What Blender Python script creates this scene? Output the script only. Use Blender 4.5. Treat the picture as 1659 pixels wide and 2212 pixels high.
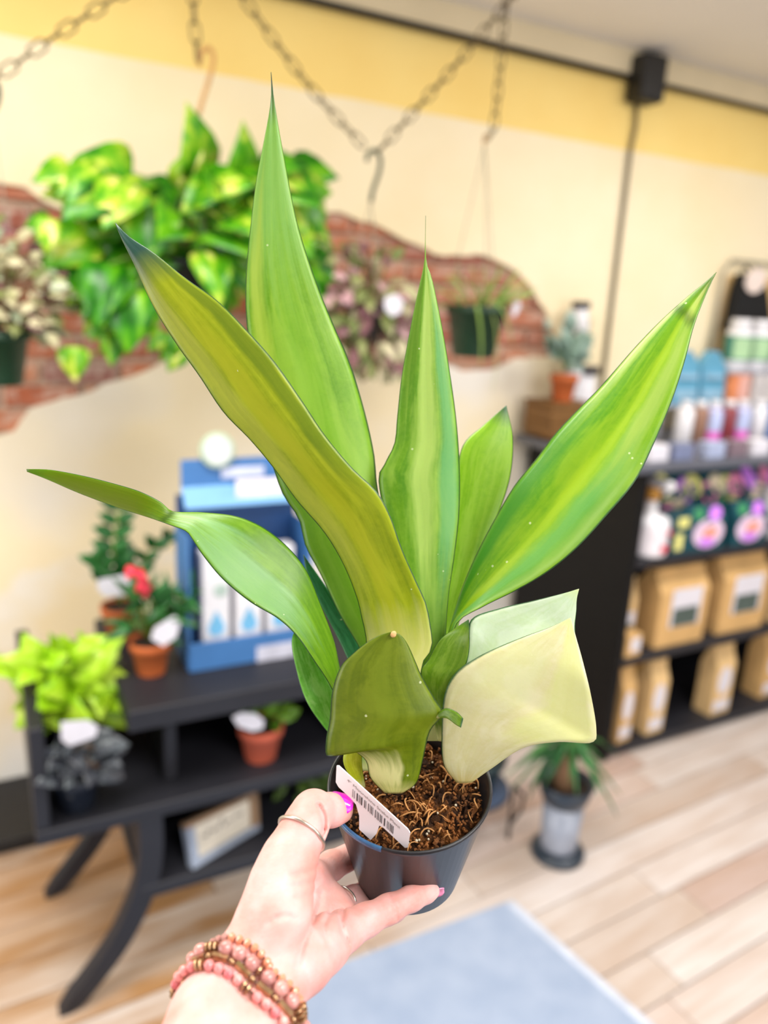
import bpy, math, random
import numpy as np
from mathutils import Vector, Matrix
S = bpy.context.scene
C = S.collection
for o in list(bpy.data.objects): bpy.data.objects.remove(o)
R = math.radians

# ------------------------------------------------------------------ camera
F_PX, CX, CY = 1660.0, 829.5, 1106.0          # focal length in pixels of the 1659 x 2212 frame
_W = np.array([3250, -280, 1660.]); _W /= np.linalg.norm(_W)
_D = np.array([-331, 6000, 1660.]); _D -= _W * (_D @ _W); _D /= np.linalg.norm(_D)
_Z = -_D; _Y = np.cross(_Z, _W)
M3 = np.stack([_W, _Y, _Z])                   # world = M3 @ (right, down, forward)
EYE = np.array([0, 0, 1.6])
cam_d = bpy.data.cameras.new('camera'); cam = bpy.data.objects.new('camera', cam_d); C.objects.link(cam)
r_, d_, f_ = M3[:, 0], M3[:, 1], M3[:, 2]
cam.matrix_world = Matrix(((r_[0], -d_[0], -f_[0], EYE[0]), (r_[1], -d_[1], -f_[1], EYE[1]),
                           (r_[2], -d_[2], -f_[2], EYE[2]), (0, 0, 0, 1)))
cam_d.sensor_fit = 'HORIZONTAL'; cam_d.sensor_width = 36.0
cam_d.lens = F_PX / 1659 * 36.0
cam_d.clip_start = 0.02
cam_d.dof.use_dof = True
cam_d.dof.focus_distance = 0.368
cam_d.dof.aperture_fstop = 6.0
S.camera = cam

# ------------------------------------------------------------------ light
S.view_settings.view_transform = 'Standard'; S.view_settings.look = 'None'
S.view_settings.gamma = 1; S.view_settings.use_curve_mapping = False
S.view_settings.exposure = -0.04
w = bpy.data.worlds.new('daylight'); S.world = w; w.use_nodes = True
w.node_tree.nodes['Background'].inputs[0].default_value = (1.0, 0.985, 0.97, 1)
w.node_tree.nodes['Background'].inputs[1].default_value = 0.42
def area(name, loc, target, size, size_y, power, col):
    l = bpy.data.lights.new(name, 'AREA'); l.shape = 'RECTANGLE'; l.size = size; l.size_y = size_y
    l.energy = power; l.color = col
    o = bpy.data.objects.new(name, l); C.objects.link(o); o.location = loc
    o.rotation_euler = (Vector(target) - Vector(loc)).to_track_quat('-Z', 'Y').to_euler()
    return o
area('ceiling_panel_light', (-0.1, 1.0, 2.5), (0.0, 1.25, 0), 1.3, 0.5, 36, (1, .965, .91))
area('ceiling_panel_light', (2.5, 1.1, 2.5), (2.5, 1.25, 0), 1.2, 0.5, 31, (1, .97, .94))
area('ceiling_panel_light', (0.8, -0.7, 2.5), (0.8, -0.7, 0), 1.4, 0.6, 44, (1, .98, .96))
area('front_fill_light', (1.7, -2.3, 1.5), (2.2, 1.9, .8), 2.2, 1.7, 46, (1, .985, .97))  # unseen front fill, added to brighten the right shelves
area('side_fill_light', (-2.4, 0.9, 1.25), (0.9, 2.5, 0.9), 1.4, 1.6, 46, (1, .975, .94))  # unseen fill from the left, added to lift the lower wall

# ------------------------------------------------------------------ pixel helpers (photo pixel + a real distance -> world point)
def ray(px, py): return M3 @ np.array([(px - CX) / F_PX, (py - CY) / F_PX, 1.0])
def Pz(px, py, z): r = ray(px, py); return Vector(EYE + r * ((z - EYE[2]) / r[2]))
def Py(px, py, y): r = ray(px, py); return Vector(EYE + r * (y / r[1]))
def Pd(px, py, d): return Vector(EYE + ray(px, py) * d)

# ------------------------------------------------------------------ materials
def lin(c):
    return tuple(((x / 255) / 12.92 if x / 255 <= .04045 else ((x / 255 + .055) / 1.055) ** 2.4) for x in c)
class NT:
    def __init__(s, name):
        s.m = bpy.data.materials.new(name); s.m.use_nodes = True
        s.t = s.m.node_tree; s.b = s.t.nodes['Principled BSDF']
    def n(s, typ, **kw):
        x = s.t.nodes.new(typ)
        for k, v in kw.items():
            if k.startswith('i_'):
                key = k[2:]; key = int(key) if key.isdigit() else key
                x.inputs[key].default_value = v
            else: setattr(x, k, v)
        return x
    def l(s, a, b): s.t.links.new(a, b)
    def coord(s, kind='Object'): return s.n('ShaderNodeTexCoord').outputs[kind]
    def noise(s, vec, scale, detail=3, rough=.55, dist=0):
        x = s.n('ShaderNodeTexNoise'); x.inputs['Scale'].default_value = scale; x.inputs['Detail'].default_value = detail
        x.inputs['Roughness'].default_value = rough; x.inputs['Distortion'].default_value = dist
        s.l(vec, x.inputs['Vector']); return x.outputs['Fac']
    def mapping(s, vec, scale=(1, 1, 1), rot=(0, 0, 0)):
        x = s.n('ShaderNodeMapping'); x.inputs['Scale'].default_value = scale; x.inputs['Rotation'].default_value = rot
        s.l(vec, x.inputs['Vector']); return x.outputs['Vector']
    def math(s, op, a, b=None, clamp=False):
        x = s.n('ShaderNodeMath', operation=op, use_clamp=clamp)
        for i, v in enumerate((a, b)):
            if v is None: continue
            if isinstance(v, (int, float)): x.inputs[i].default_value = v
            else: s.l(v, x.inputs[i])
        return x.outputs[0]
    def ramp(s, fac, stops, interp='LINEAR'):
        x = s.n('ShaderNodeValToRGB'); x.color_ramp.interpolation = interp
        e = x.color_ramp.elements
        while len(e) < len(stops): e.new(0.5)
        for el, (p, c) in zip(e, stops):
            el.position = p; el.color = (*c, 1) if not isinstance(c, (int, float)) else (c, c, c, 1)
        s.l(fac, x.inputs[0]); return x.outputs[0]
    def mix(s, fac, a, b, blend='MIX'):
        x = s.n('ShaderNodeMix', data_type='RGBA', blend_type=blend)
        if isinstance(fac, (int, float)): x.inputs[0].default_value = fac
        else: s.l(fac, x.inputs[0])
        for i, v in ((6, a), (7, b)):
            if isinstance(v, tuple): x.inputs[i].default_value = (*v, 1)
            else: s.l(v, x.inputs[i])
        return x.outputs[2]
    def bump(s, h, strength=.3, dist=.002):
        x = s.n('ShaderNodeBump'); x.inputs['Strength'].default_value = strength; x.inputs['Distance'].default_value = dist
        s.l(h, x.inputs['Height']); s.l(x.outputs[0], s.b.inputs['Normal'])
    def base(s, v):
        if isinstance(v, tuple): s.b.inputs['Base Color'].default_value = (*v, 1)
        else: s.l(v, s.b.inputs['Base Color'])
    def set(s, **kw):
        names = dict(rough='Roughness', metal='Metallic', spec='Specular IOR Level', sss='Subsurface Weight',
                     trans='Transmission Weight', coat='Coat Weight', sheen='Sheen Weight', alpha='Alpha')
        for k, v in kw.items(): s.b.inputs[names[k]].default_value = v
        return s
MC = {}
def plain(name, rgb, rough=.5, metal=0, var=.12, scale=25, spec=.5, bump=0, coat=0):
    """one colour with a slight procedural mottling"""
    if name in MC: return MC[name]
    t = NT(name); c = lin(rgb)
    f = t.noise(t.coord(), scale)
    d = tuple(x * (1 - var) for x in c); b = tuple(min(1, x * (1 + var)) for x in c)
    t.base(t.ramp(f, [(.3, d), (.7, b)]))
    t.set(rough=rough, metal=metal, spec=spec, coat=coat)
    if bump: t.bump(t.noise(t.coord(), scale * 6), bump, .002)
    MC[name] = t.m; return t.m

# ------------------------------------------------------------------ mesh builder
class MB:
    def __init__(s): s.v = []; s.f = []; s.uv = {}
    def add(s, verts, faces):
        o = len(s.v); s.v += [tuple(v) for v in verts]; s.f += [tuple(i + o for i in f) for f in faces]; return s
    def box(s, c, size, rot=None, taper=1.0):
        x, y, z = size[0] / 2, size[1] / 2, size[2] / 2
        vs = [Vector((sx * x * (taper if sz > 0 else 1), sy * y * (taper if sz > 0 else 1), sz * z)) for sz in (-1, 1) for sx, sy in ((-1, -1), (1, -1), (1, 1), (-1, 1))]
        if rot is not None:
            m = rot if isinstance(rot, Matrix) else Matrix.Rotation(rot, 3, 'Z'); vs = [m @ v for v in vs]
        c = Vector(c)
        return s.add([v + c for v in vs], [(3, 2, 1, 0), (4, 5, 6, 7), (0, 1, 5, 4), (1, 2, 6, 5), (2, 3, 7, 6), (3, 0, 4, 7)])
    def bbox(s, c, size, b=.004, rot=0):
        """bevelled box"""
        x, y, z = size[0] / 2, size[1] / 2, size[2] / 2; m = Matrix.Rotation(rot, 3, 'Z'); c = Vector(c)
        rings = [(-z, b), (-z + b, 0), (z - b, 0), (z, b)]; vs = []
        for zz, i in rings:
            X, Yy = x - i, y - i; k = b
            for px, py in ((-X + k, -Yy), (X - k, -Yy), (X, -Yy + k), (X, Yy - k), (X - k, Yy), (-X + k, Yy), (-X, Yy - k), (-X, -Yy + k)):
                vs.append(c + m @ Vector((px, py, zz)))
        fs = [tuple(range(7, -1, -1)), tuple(range(24, 32))]
        for r in range(3):
            for i in range(8): fs.append((r * 8 + i, r * 8 + (i + 1) % 8, r * 8 + 8 + (i + 1) % 8, r * 8 + 8 + i))
        return s.add(vs, fs)
    def tube(s, pts, rad, seg=8, cap=True, closed=False, flat=1.0):
        pts = [Vector(p) for p in pts]; n = len(pts)
        if isinstance(rad, (int, float)): rad = [rad] * n
        up = None; vs = []
        for i, p in enumerate(pts):
            if closed: t = pts[(i + 1) % n] - pts[i - 1]
            else: t = pts[min(i + 1, n - 1)] - pts[max(i - 1, 0)]
            t.normalize()
            if up is None:
                up = t.orthogonal().normalized()
            up = (up - t * up.dot(t)).normalized(); b = t.cross(up)
            for k in range(seg):
                a = 2 * math.pi * k / seg
                vs.append(p + up * math.cos(a) * rad[i] + b * math.sin(a) * rad[i] * flat)
        fs = []
        m = n if closed else n - 1
        for i in range(m):
            for k in range(seg):
                j = (i + 1) % n
                fs.append((i * seg + k, i * seg + (k + 1) % seg, j * seg + (k + 1) % seg, j * seg + k))
        if cap and not closed:
            fs.append(tuple(range(seg - 1, -1, -1))); fs.append(tuple((n - 1) * seg + k for k in range(seg)))
        return s.add(vs, fs)
    def lathe(s, prof, c=(0, 0, 0), seg=24, axis=None, capb=True, capt=True):
        c = Vector(c); vs = []
        q = Vector((0, 0, 1)).rotation_difference(Vector(axis)) if axis is not None else None
        for r, z in prof:
            for k in range(seg):
                a = 2 * math.pi * k / seg; v = Vector((r * math.cos(a), r * math.sin(a), z))
                vs.append(c + (q @ v if q else v))
        fs = []
        for i in range(len(prof) - 1):
            for k in range(seg):
                fs.append((i * seg + k, i * seg + (k + 1) % seg, (i + 1) * seg + (k + 1) % seg, (i + 1) * seg + k))
        if capb: fs.append(tuple(range(seg - 1, -1, -1)))
        if capt: fs.append(tuple((len(prof) - 1) * seg + k for k in range(seg)))
        return s.add(vs, fs)
    def ball(s, c, r, seg=10, rings=6, sc=(1, 1, 1), rot=None):
        c = Vector(c); vs = [(0, 0, -1)]
        for i in range(1, rings):
            p = -math.pi / 2 + math.pi * i / rings
            for k in range(seg):
                a = 2 * math.pi * k / seg; vs.append((math.cos(p) * math.cos(a), math.cos(p) * math.sin(a), math.sin(p)))
        vs.append((0, 0, 1))
        out = []
        for v in vs:
            v = Vector((v[0] * sc[0] * r, v[1] * sc[1] * r, v[2] * sc[2] * r))
            out.append(c + (rot @ v if rot is not None else v))
        fs = [(0, 1 + (k + 1) % seg, 1 + k) for k in range(seg)]
        for i in range(rings - 2):
            for k in range(seg):
                fs.append((1 + i * seg + k, 1 + i * seg + (k + 1) % seg, 1 + (i + 1) * seg + (k + 1) % seg, 1 + (i + 1) * seg + k))
        t = len(vs) - 1; b = 1 + (rings - 2) * seg
        fs += [(b + k, b + (k + 1) % seg, t) for k in range(seg)]
        return s.add(out, fs)
    def prism(s, poly, fn, t0, t1):
        """polygon of (x, y) swept between two depths; fn(x, y, t) -> point"""
        n = len(poly)
        vs = [fn(x, y, t0) for x, y in poly] + [fn(x, y, t1) for x, y in poly]
        fs = [tuple(range(n - 1, -1, -1)), tuple(range(n, 2 * n))] + [(i, (i + 1) % n, n + (i + 1) % n, n + i) for i in range(n)]
        return s.add(vs, fs)
    def mesh(s, name, mat, smooth=False):
        me = bpy.data.meshes.new(name); me.from_pydata(s.v, [], s.f)
        if mat: me.materials.append(mat)
        if smooth: me.shade_smooth()
        me.update(); return me
    def obj(s, name, mat, parent=None, smooth=False, label=None, kind=None):
        return link(name, s.mesh(name, mat, smooth), parent, label, kind)
def link(name, me, parent=None, label=None, kind=None):
    o = bpy.data.objects.new(name, me); C.objects.link(o)
    if parent is not None: adopt(o, parent)
    if label: o['label'] = label
    if kind: o['kind'] = kind
    return o
WM = {}
def adopt(o, p):
    o.parent = p
    m = Matrix.Identity(4); q = p; chain = []
    while q is not None: chain.append(q); q = q.parent
    for q in reversed(chain): m = m @ q.matrix_parent_inverse @ q.matrix_basis
    o.matrix_parent_inverse = m.inverted()
def tag(o, label, cat, group=None):
    o['label'] = label; o['category'] = cat
    if group: o['group'] = group
    return o
def thing(name, label, cat, loc, group=None):
    o = bpy.data.objects.new(name, None); C.objects.link(o); o.location = loc; o.empty_display_size = .02
    return tag(o, label, cat, group)
def dup(o, parent=None):
    c = o.copy(); C.objects.link(c)
    if parent is not None: c.parent = parent
    for ch in list(o.children): dup(ch, c)
    return c
def struct(o): o['kind'] = 'structure'; return o
def cat_rom(pts, n):
    """Catmull-Rom through points, resampled evenly by arc length"""
    P = np.array(pts, float)
    if len(P) == 2: return P[0] + (P[1] - P[0]) * np.linspace(0, 1, n)[:, None]
    E = np.vstack([2 * P[0] - P[1], P, 2 * P[-1] - P[-2]]); out = []
    for i in range(1, len(E) - 2):
        for t in np.linspace(0, 1, 12, endpoint=False):
            a, b, c, d = E[i - 1], E[i], E[i + 1], E[i + 2]
            out.append(.5 * ((2 * b) + (c - a) * t + (2 * a - 5 * b + 4 * c - d) * t * t + (3 * b - a - 3 * c + d) * t ** 3))
    out.append(P[-1]); out = np.array(out)
    L = np.r_[0, np.cumsum(np.linalg.norm(np.diff(out, axis=0), axis=1))]; q = np.linspace(0, L[-1], n)
    return np.stack([np.interp(q, L, out[:, k]) for k in range(out.shape[1])], 1)

# ================================================================== THE ROOM
WALL_Y = 2.45
# -- floor: pine boards
t = NT('pine_boards')
oi = t.n('ShaderNodeObjectInfo').outputs['Random']
vec = t.coord()
grain = t.noise(t.mapping(vec, (1.2, 22, 22)), 3.0, 5, .6, .6)
blot = t.noise(t.mapping(vec, (1.0, 3.0, 1)), 2.2, 3)
c0 = t.ramp(oi, [(0, lin((204, 190, 180))), (.3, lin((216, 206, 199))), (.6, lin((223, 216, 212))), (.85, lin((210, 193, 185))), (1, lin((194, 170, 160)))])
c1 = t.mix(t.ramp(grain, [(.4, 0.0), (.8, .4)]), c0, lin((178, 148, 122)))
sxp = t.n('ShaderNodeSeparateXYZ'); t.l(t.n('ShaderNodeNewGeometry').outputs['Position'], sxp.inputs[0])
brown_left = t.ramp(t.math('ADD', sxp.outputs[0], t.math('MULTIPLY', t.math('SUBTRACT', t.noise(t.n('ShaderNodeNewGeometry').outputs['Position'], 3.0, 3), .5), .8)), [(.45, 1.0), (.95, .25)])  # mask: boards turn browner towards the left
c1 = t.mix(t.math('MULTIPLY', t.ramp(brown_left, [(.3, 0.0), (1.0, .5)]), t.ramp(oi, [(.25, .2), (.6, 1.0)])), c1, lin((190, 150, 100)))
c2 = t.mix(t.math('MULTIPLY', t.ramp(t.math('ADD', blot, t.math('MULTIPLY', grain, .35)), [(.55, 0.0), (.85, .85)]), brown_left), c1, lin((164, 114, 52)))
t.base(c2); t.set(rough=.38); t.bump(grain, .12, .001)
M_PINE = t.m
mb = MB(); mb.box((1.5, 0.1, -.035), (9, 5.2, .05))
floor = struct(mb.obj('floor', plain('floor_gap', (70, 50, 36), .8)))
random.seed(5)
rot4 = R(3.5); pw = .118
for i in range(-6, 24):
    yl = i * pw; x = -2.4 + random.uniform(-.6, 0)
    while x < 4.6:
        L = random.uniform(.9, 1.9)
        mb = MB(); mb.bbox((0, 0, 0), (L - .003, pw - .004, .016), .0015)
        c, s_ = math.cos(rot4), math.sin(rot4)
        cx_, cy_ = x + L / 2, yl
        wx, wy = cx_ * c - cy_ * s_, cx_ * s_ + cy_ * c
        if -2.0 < wx < 4.6 and -.3 < wy < 2.36 + .09 * 0:
            o = mb.obj('floor_plank', M_PINE, None)
            o.location = (wx, wy, -.008); o.rotation_euler = (0, 0, rot4); adopt(o, floor)
        x += L
# -- walls : plaster sheet with a hole over bare brick
t = NT('painted_plaster')
sep = t.n('ShaderNodeSeparateXYZ'); geo = t.n('ShaderNodeNewGeometry').outputs['Position']; t.l(geo, sep.inputs[0])
wob = t.noise(geo, 6, 2)
zed = t.math('ADD', sep.outputs[2], t.math('MULTIPLY', t.math('SUBTRACT', wob, .5), .01))
band = t.math('GREATER_THAN', zed, 2.203)
cream = t.ramp(t.noise(geo, 2.0, 4), [(.3, lin((243, 225, 184))), (.7, lin((250, 236, 204)))])
yel = t.ramp(t.noise(geo, 2.5, 3), [(.3, lin((248, 214, 128))), (.7, lin((253, 224, 142)))])
low = t.ramp(t.math('ADD', sep.outputs[2], t.math('MULTIPLY', t.noise(geo, 3.0, 4), .5)), [(.95, 1.0), (1.55, .0)])
wht = t.ramp(t.noise(geo, 1.6, 4), [(.42, lin((240, 222, 182))), (.6, lin((242, 238, 230)))])
cc = t.mix(low, cream, wht)
patch = t.math('MULTIPLY', t.ramp(t.noise(geo, 1.1, 3), [(.45, .0), (.6, 1.0)]), t.math('LESS_THAN', zed, 1.45))
cc = t.mix(t.math('MULTIPLY', patch, .7), cc, lin((236, 234, 232)))
t.base(t.mix(band, cc, yel)); t.set(rough=.75, spec=.25); t.bump(t.noise(geo, 35, 4), .15, .004)
M_WALL = t.m
hole_px = [(-420, 330), (-250, 360), (-120, 385), (0, 392), (45, 402), (90, 425), (150, 460), (260, 430), (420, 425), (560, 440), (640, 452), (700, 455), (770, 472), (840, 496), (890, 528), (950, 548), (1030, 552), (1080, 566), (1120, 592), (1160, 640), (1185, 690), (1205, 740), (1200, 768), (1120, 775), (1075, 795), (1000, 800), (930, 775), (850, 790), (780, 800), (700, 782), (560, 800), (440, 772), (395, 765), (340, 790), (290, 812), (230, 825), (170, 855), (110, 868), (65, 890), (25, 935), (-60, 960), (-250, 1010), (-420, 1040)]
hole = [(p.x, p.z) for p in (Py(x, y, WALL_Y) for x, y in hole_px)]
hole = [(float(a), float(b)) for a, b in cat_rom(hole + [hole[0]], 140)[:-1]]
random.seed(3)
hole = [(a + random.uniform(-.008, .008), b + random.uniform(-.006, .006)) for a, b in hole]
cu = bpy.data.curves.new('plaster', 'CURVE'); cu.dimensions = '2D'; cu.fill_mode = 'BOTH'; cu.extrude = .0125
for pts in ([(-2.6, 0), (6, 0), (6, 2.62), (-2.6, 2.62)], hole):
    sp = cu.splines.new('POLY'); sp.points.add(len(pts) - 1); sp.use_cyclic_u = True
    for p, (x, z) in zip(sp.points, pts): p.co = (x, z, 0, 1)
tmp = bpy.data.objects.new('tmp', cu); C.objects.link(tmp)
bpy.context.view_layer.update()
me = bpy.data.meshes.new_from_object(tmp.evaluated_get(bpy.context.evaluated_depsgraph_get()))
bpy.data.objects.remove(tmp)
me.transform(Matrix.Translation((0, WALL_Y + .0125, 0)) @ Matrix.Rotation(R(90), 4, 'X'))
me.materials.clear(); me.materials.append(M_WALL)
wall = struct(link('wall_back', me))
xs = [h[0] for h in hole]; zs = [h[1] for h in hole]
mb = MB(); mb.box((1.7, WALL_Y + .06, 1.31), (8.6, .05, 2.62)); mb.obj('mortar', plain('mortar', (196, 172, 150), .9, bump=.4, var=.2), wall)
t = NT('old_brick'); oi = t.n('ShaderNodeObjectInfo').outputs['Random']; v = t.coord()
c0 = t.ramp(oi, [(0, lin((172, 98, 70))), (.25, lin((196, 128, 96))), (.5, lin((158, 94, 78))), (.7, lin((204, 144, 110))), (.85, lin((150, 106, 98))), (1, lin((184, 108, 72)))])
sx = t.n('ShaderNodeSeparateXYZ'); t.l(t.n('ShaderNodeNewGeometry').outputs['Position'], sx.inputs[0])
c1 = t.mix(t.ramp(t.noise(v, 26, 4), [(.48, 0.0), (.72, .75)]), c0, lin((214, 196, 180)))
t.base(t.mix(t.ramp(t.noise(v, 60, 3), [(.5, 0.0), (.8, .5)]), c1, lin((110, 70, 60)))); t.set(rough=.9, spec=.2); t.bump(t.noise(v, 70, 4), .5, .004)
M_BRICK = t.m
def inside(x, z):
    c = False; j = len(hole) - 1
    for i in range(len(hole)):
        (xi, zi), (xj, zj) = hole[i], hole[j]
        if (zi > z) != (zj > z) and x < (xj - xi) * (z - zi) / (zj - zi) + xi: c = not c
        j = i
    return c
bms = []
for k in range(5):
    mb = MB(); mb.bbox((0, 0, 0), (.205, .05, .058), .006)
    mb.v = [(x + random.uniform(-.0035, .0035), y + random.uniform(-.003, .003), z + random.uniform(-.003, .003)) for x, y, z in mb.v]
    bms.append(mb.mesh('brick', M_BRICK))
row = 0; z = 1.06
while z < 2.0:
    x = -.6 + (row % 2) * .109
    while x < 2.2:
        if any(inside(x + a, z + b) for a in (-.09, -.03, .03, .09) for b in (-.03, .03)):
            o = link('brick', random.choice(bms)); o.location = (x, WALL_Y + .044 + random.uniform(-.005, .004), z)
            o.rotation_euler = (R(random.uniform(-1, 1)), R(random.uniform(-1.2, 1.2)), R(random.uniform(-1, 1))); adopt(o, wall)
        x += .2175
    z += .0705; row += 1
# ceiling, fascia strip, plinth at the foot of the wall
mb = MB(); mb.box((1.7, .0, 2.56), (8.6, 4.9, .06)); struct(mb.obj('ceiling', plain('ceiling_paint', (238, 232, 224), .85, var=.02, scale=3)))
mb = MB(); mb.box((1.7, 2.436, 2.49), (8.6, .028, .08)); struct(mb.obj('trim_1', plain('fascia_paint', (222, 206, 172), .7, var=.04, scale=4)))
mb = MB(); mb.bbox((-.75, 2.29, .0215), (1.6, .318, .043), .004); struct(mb.obj('trim_2', plain('black_plinth', (26, 25, 27), .6, var=.2)))
# ---- conduit, junction box and drop pipe
BLK = plain('black_metal', (22, 20, 20), .5, var=.2)
cd = thing('electrical_conduit', 'black conduit along the wall top with a junction box and thin drop pipe', 'conduit', (2.15, 2.42, 2.44))
a = Py(560, -19, 2.42); b = Py(1385, 180, 2.42); c = Py(1760, 270, 2.42)
mb = MB(); mb.tube([(-1.2, 2.418, 2.437), (b.x - .02, 2.418, 2.437)], .011, 10); mb.obj('pipe', BLK, cd, True)
mb = MB(); mb.tube([(b.x + .02, 2.418, 2.425), (b.x + .1, 2.418, 2.437), (5.2, 2.418, 2.437)], .009, 10); mb.obj('pipe', BLK, cd, True)
mb = MB(); mb.bbox((b.x, 2.395, 2.435), (.115, .085, .155), .006); jb = mb.obj('junction_box', BLK, cd)
mb = MB(); mb.bbox((b.x, 2.351, 2.435), (.105, .006, .145), .002); mb.obj('cover_plate', BLK, jb)
d = Py(1310, 790, 2.425)
mb = MB(); mb.tube([(b.x, 2.43, 2.36), (b.x + .01, 2.43, 2.29), (b.x + .004, 2.435, 2.2), (d.x, 2.435, d.z), (d.x, 2.435, .9)], .0075, 8); mb.obj('drop_pipe', plain('dark_bronze_pipe', (92, 78, 58), .5), cd, True)
# ---- rug
rz = [(1.193, 1.376), (1.30, .70), (1.42, -.1), (-.5, -.1), (-.42, 1.385)]
rg = thing('floor_rug', 'pale blue-grey woven rug on the pine floor at the bottom of the photo', 'rug', (.6, .8, 0))
t = NT('rug_weave'); v = t.coord()
wv = t.n('ShaderNodeTexWave', bands_direction='X'); wv.inputs['Scale'].default_value = 160; wv.inputs['Distortion'].default_value = 1.5; t.l(v, wv.inputs['Vector'])
wv2 = t.n('ShaderNodeTexWave', bands_direction='Y'); wv2.inputs['Scale'].default_value = 160; wv2.inputs['Distortion'].default_value = 1.5; t.l(v, wv2.inputs['Vector'])
h = t.math('MULTIPLY', wv.outputs['Fac'], wv2.outputs['Fac'])
cb = t.ramp(t.noise(v, 9, 4), [(.35, lin((158, 174, 200))), (.7, lin((174, 188, 211)))])
t.base(t.mix(t.math('MULTIPLY', h, .25), cb, lin((150, 168, 198)))); t.set(rough=.9, spec=.2); t.bump(h, .3, .002)
mb = MB(); mb.prism(rz[::-1], lambda x, y, z: (x, y, z), .0005, .009); mb.obj('rug_field', t.m, rg)
BND = plain('rug_binding', (202, 210, 226), .8)
def strip(p, q, wd):
    p, q = Vector((*p, .0055)), Vector((*q, .0055)); dd = (q - p); L = dd.length; an = math.atan2(dd.y, dd.x)
    m_ = MB(); m_.bbox((p + q) / 2, (L, wd, .010), .002, an); return m_.obj('binding', BND, rg)
strip(rz[0], rz[1], .026); strip(rz[1], rz[2], .026)

# ================================================================== LEFT SHELF UNIT
CHAR = plain('charcoal_laminate', (38, 38, 44), .5, spec=.35, var=.1, scale=8, bump=.05)
sh = thing('display_shelf', 'charcoal wooden tiered shelf with curved splayed legs in front of the cream wall', 'shelf', (.5, 1.76, 0))
def board(x0, x1, y0, y1, ztop, th=.028, name='shelf_board'):
    m_ = MB(); m_.bbox(((x0 + x1) / 2, (y0 + y1) / 2, ztop - th / 2), (x1 - x0, y1 - y0, th), .003); return m_.obj(name, CHAR, sh)
board(.222, .86, 1.51, 2.03, .735, .05)
board(.03, .99, 1.51, 2.03, .495, .034)
board(.235, .85, 1.51, 2.0, .285, .034)
for x, z0, z1, n in ((.045, .495, .735, 'side_panel'), (.975, .495, .735, 'side_panel'), (.325, .495, .685, 'divider'), (.76, .495, .685, 'divider')):
    m_ = MB()
    if n == 'divider': m_.bbox((x, 1.80, (z0 + z1) / 2), (.03, .42, z1 - z0), .003)
    else: m_.bbox((x, 1.77, (z0 + z1) / 2), (.03, .51, z1 - z0), .003)
    m_.obj(n, CHAR, sh)
m_ = MB(); m_.bbox((.255, 1.78, .373), (.024, .40, .176), .003); m_.obj('side_panel', CHAR, sh)
m_ = MB(); m_.bbox((.83, 1.78, .373), (.024, .40, .176), .003); m_.obj('side_panel', CHAR, sh)
m_ = MB(); m_.bbox((.51, 2.018, .574), (.87, .012, .222), .002); m_.obj('back_panel', BLACKB := plain('black_back_panel', (8, 8, 9), .8, spec=.1), sh)
m_ = MB(); m_.bbox((.5425, 1.985, .373), (.545, .012, .174), .002); m_.obj('back_panel', BLACKB, sh)
def leg(y, mir):
    X = lambda x: x if not mir else 1.08 - x
    cl = cat_rom([(.262, .468), (.262, .37), (.243, .27), (.19, .155), (.118, .06), (.062, 0)], 16); wd = np.interp(np.linspace(0, 1, 16), [0, .4, 1], [.052, .05, .038])
    poly = []
    tg = np.gradient(cl, axis=0); tg /= np.linalg.norm(tg, axis=1)[:, None]; nr = np.stack([tg[:, 1], -tg[:, 0]], 1)
    Lp = cl + nr * wd[:, None] / 2; Rp = cl - nr * wd[:, None] / 2
    Lp[-1, 1] = Rp[-1, 1] = 0; Lp[0, 1] = Rp[0, 1] = .468
    m_ = MB(); n = 16; vs = []
    for a in range(n):
        for (p, yy) in ((Lp[a], y - .02), (Rp[a], y - .02), (Rp[a], y + .02), (Lp[a], y + .02)): vs.append((X(p[0]), yy, p[1]))
    fs = [(3, 2, 1, 0), tuple((n - 1) * 4 + k for k in range(4))]
    for a in range(n - 1):
        for k in range(4): fs.append((a * 4 + k, a * 4 + (k + 1) % 4, a * 4 + 4 + (k + 1) % 4, a * 4 + 4 + k))
    m_.add(vs, fs); return m_.obj('leg', CHAR, sh)
for y in (1.532, 1.92):
    for mir in (0, 1): leg(y, mir)

# ================================================================== RIGHT SHELF UNIT
BLACKW = plain('black_laminate', (10, 9, 11), .55, spec=.25, var=.15, scale=8)
ru = thing('shelving_unit', 'black open shelving unit stocked with bottles and kraft bags against the right of the wall', 'shelf', (2.9, 2.1, 0))
UX0, UX1, UY0, UY1 = 1.925, 4.2, 1.80, 2.41
for x, n in ((UX0 + .015, 'side_panel'), (UX1 - .015, 'side_panel')):
    m_ = MB(); m_.bbox((x, (UY0 + UY1) / 2, .545), (.03, UY1 - UY0, 1.09), .003); m_.obj(n, BLACKW, ru)
m_ = MB(); m_.bbox(((UX0 + UX1) / 2, UY1 - .008, .545), (UX1 - UX0 - .06, .014, 1.05), .002); m_.obj('back_panel', BLACKW, ru)
GREYT = plain('grey_counter_top', (92, 94, 104), .35, var=.1, scale=5)
m_ = MB(); m_.bbox(((UX0 + UX1) / 2 - .035, (UY0 + UY1) / 2, 1.105), (UX1 - UX0 + .09, UY1 - UY0 + .01, .03), .004); m_.obj('counter_top', GREYT, ru)
for z in (.78, .41, .045):
    m_ = MB(); m_.bbox(((UX0 + UX1) / 2, (UY0 + UY1) / 2 - .004, z - .016), (UX1 - UX0 - .06, UY1 - UY0 - .02, .032), .003); m_.obj('shelf_board', CHAR, ru)
TOP = 1.12
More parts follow.
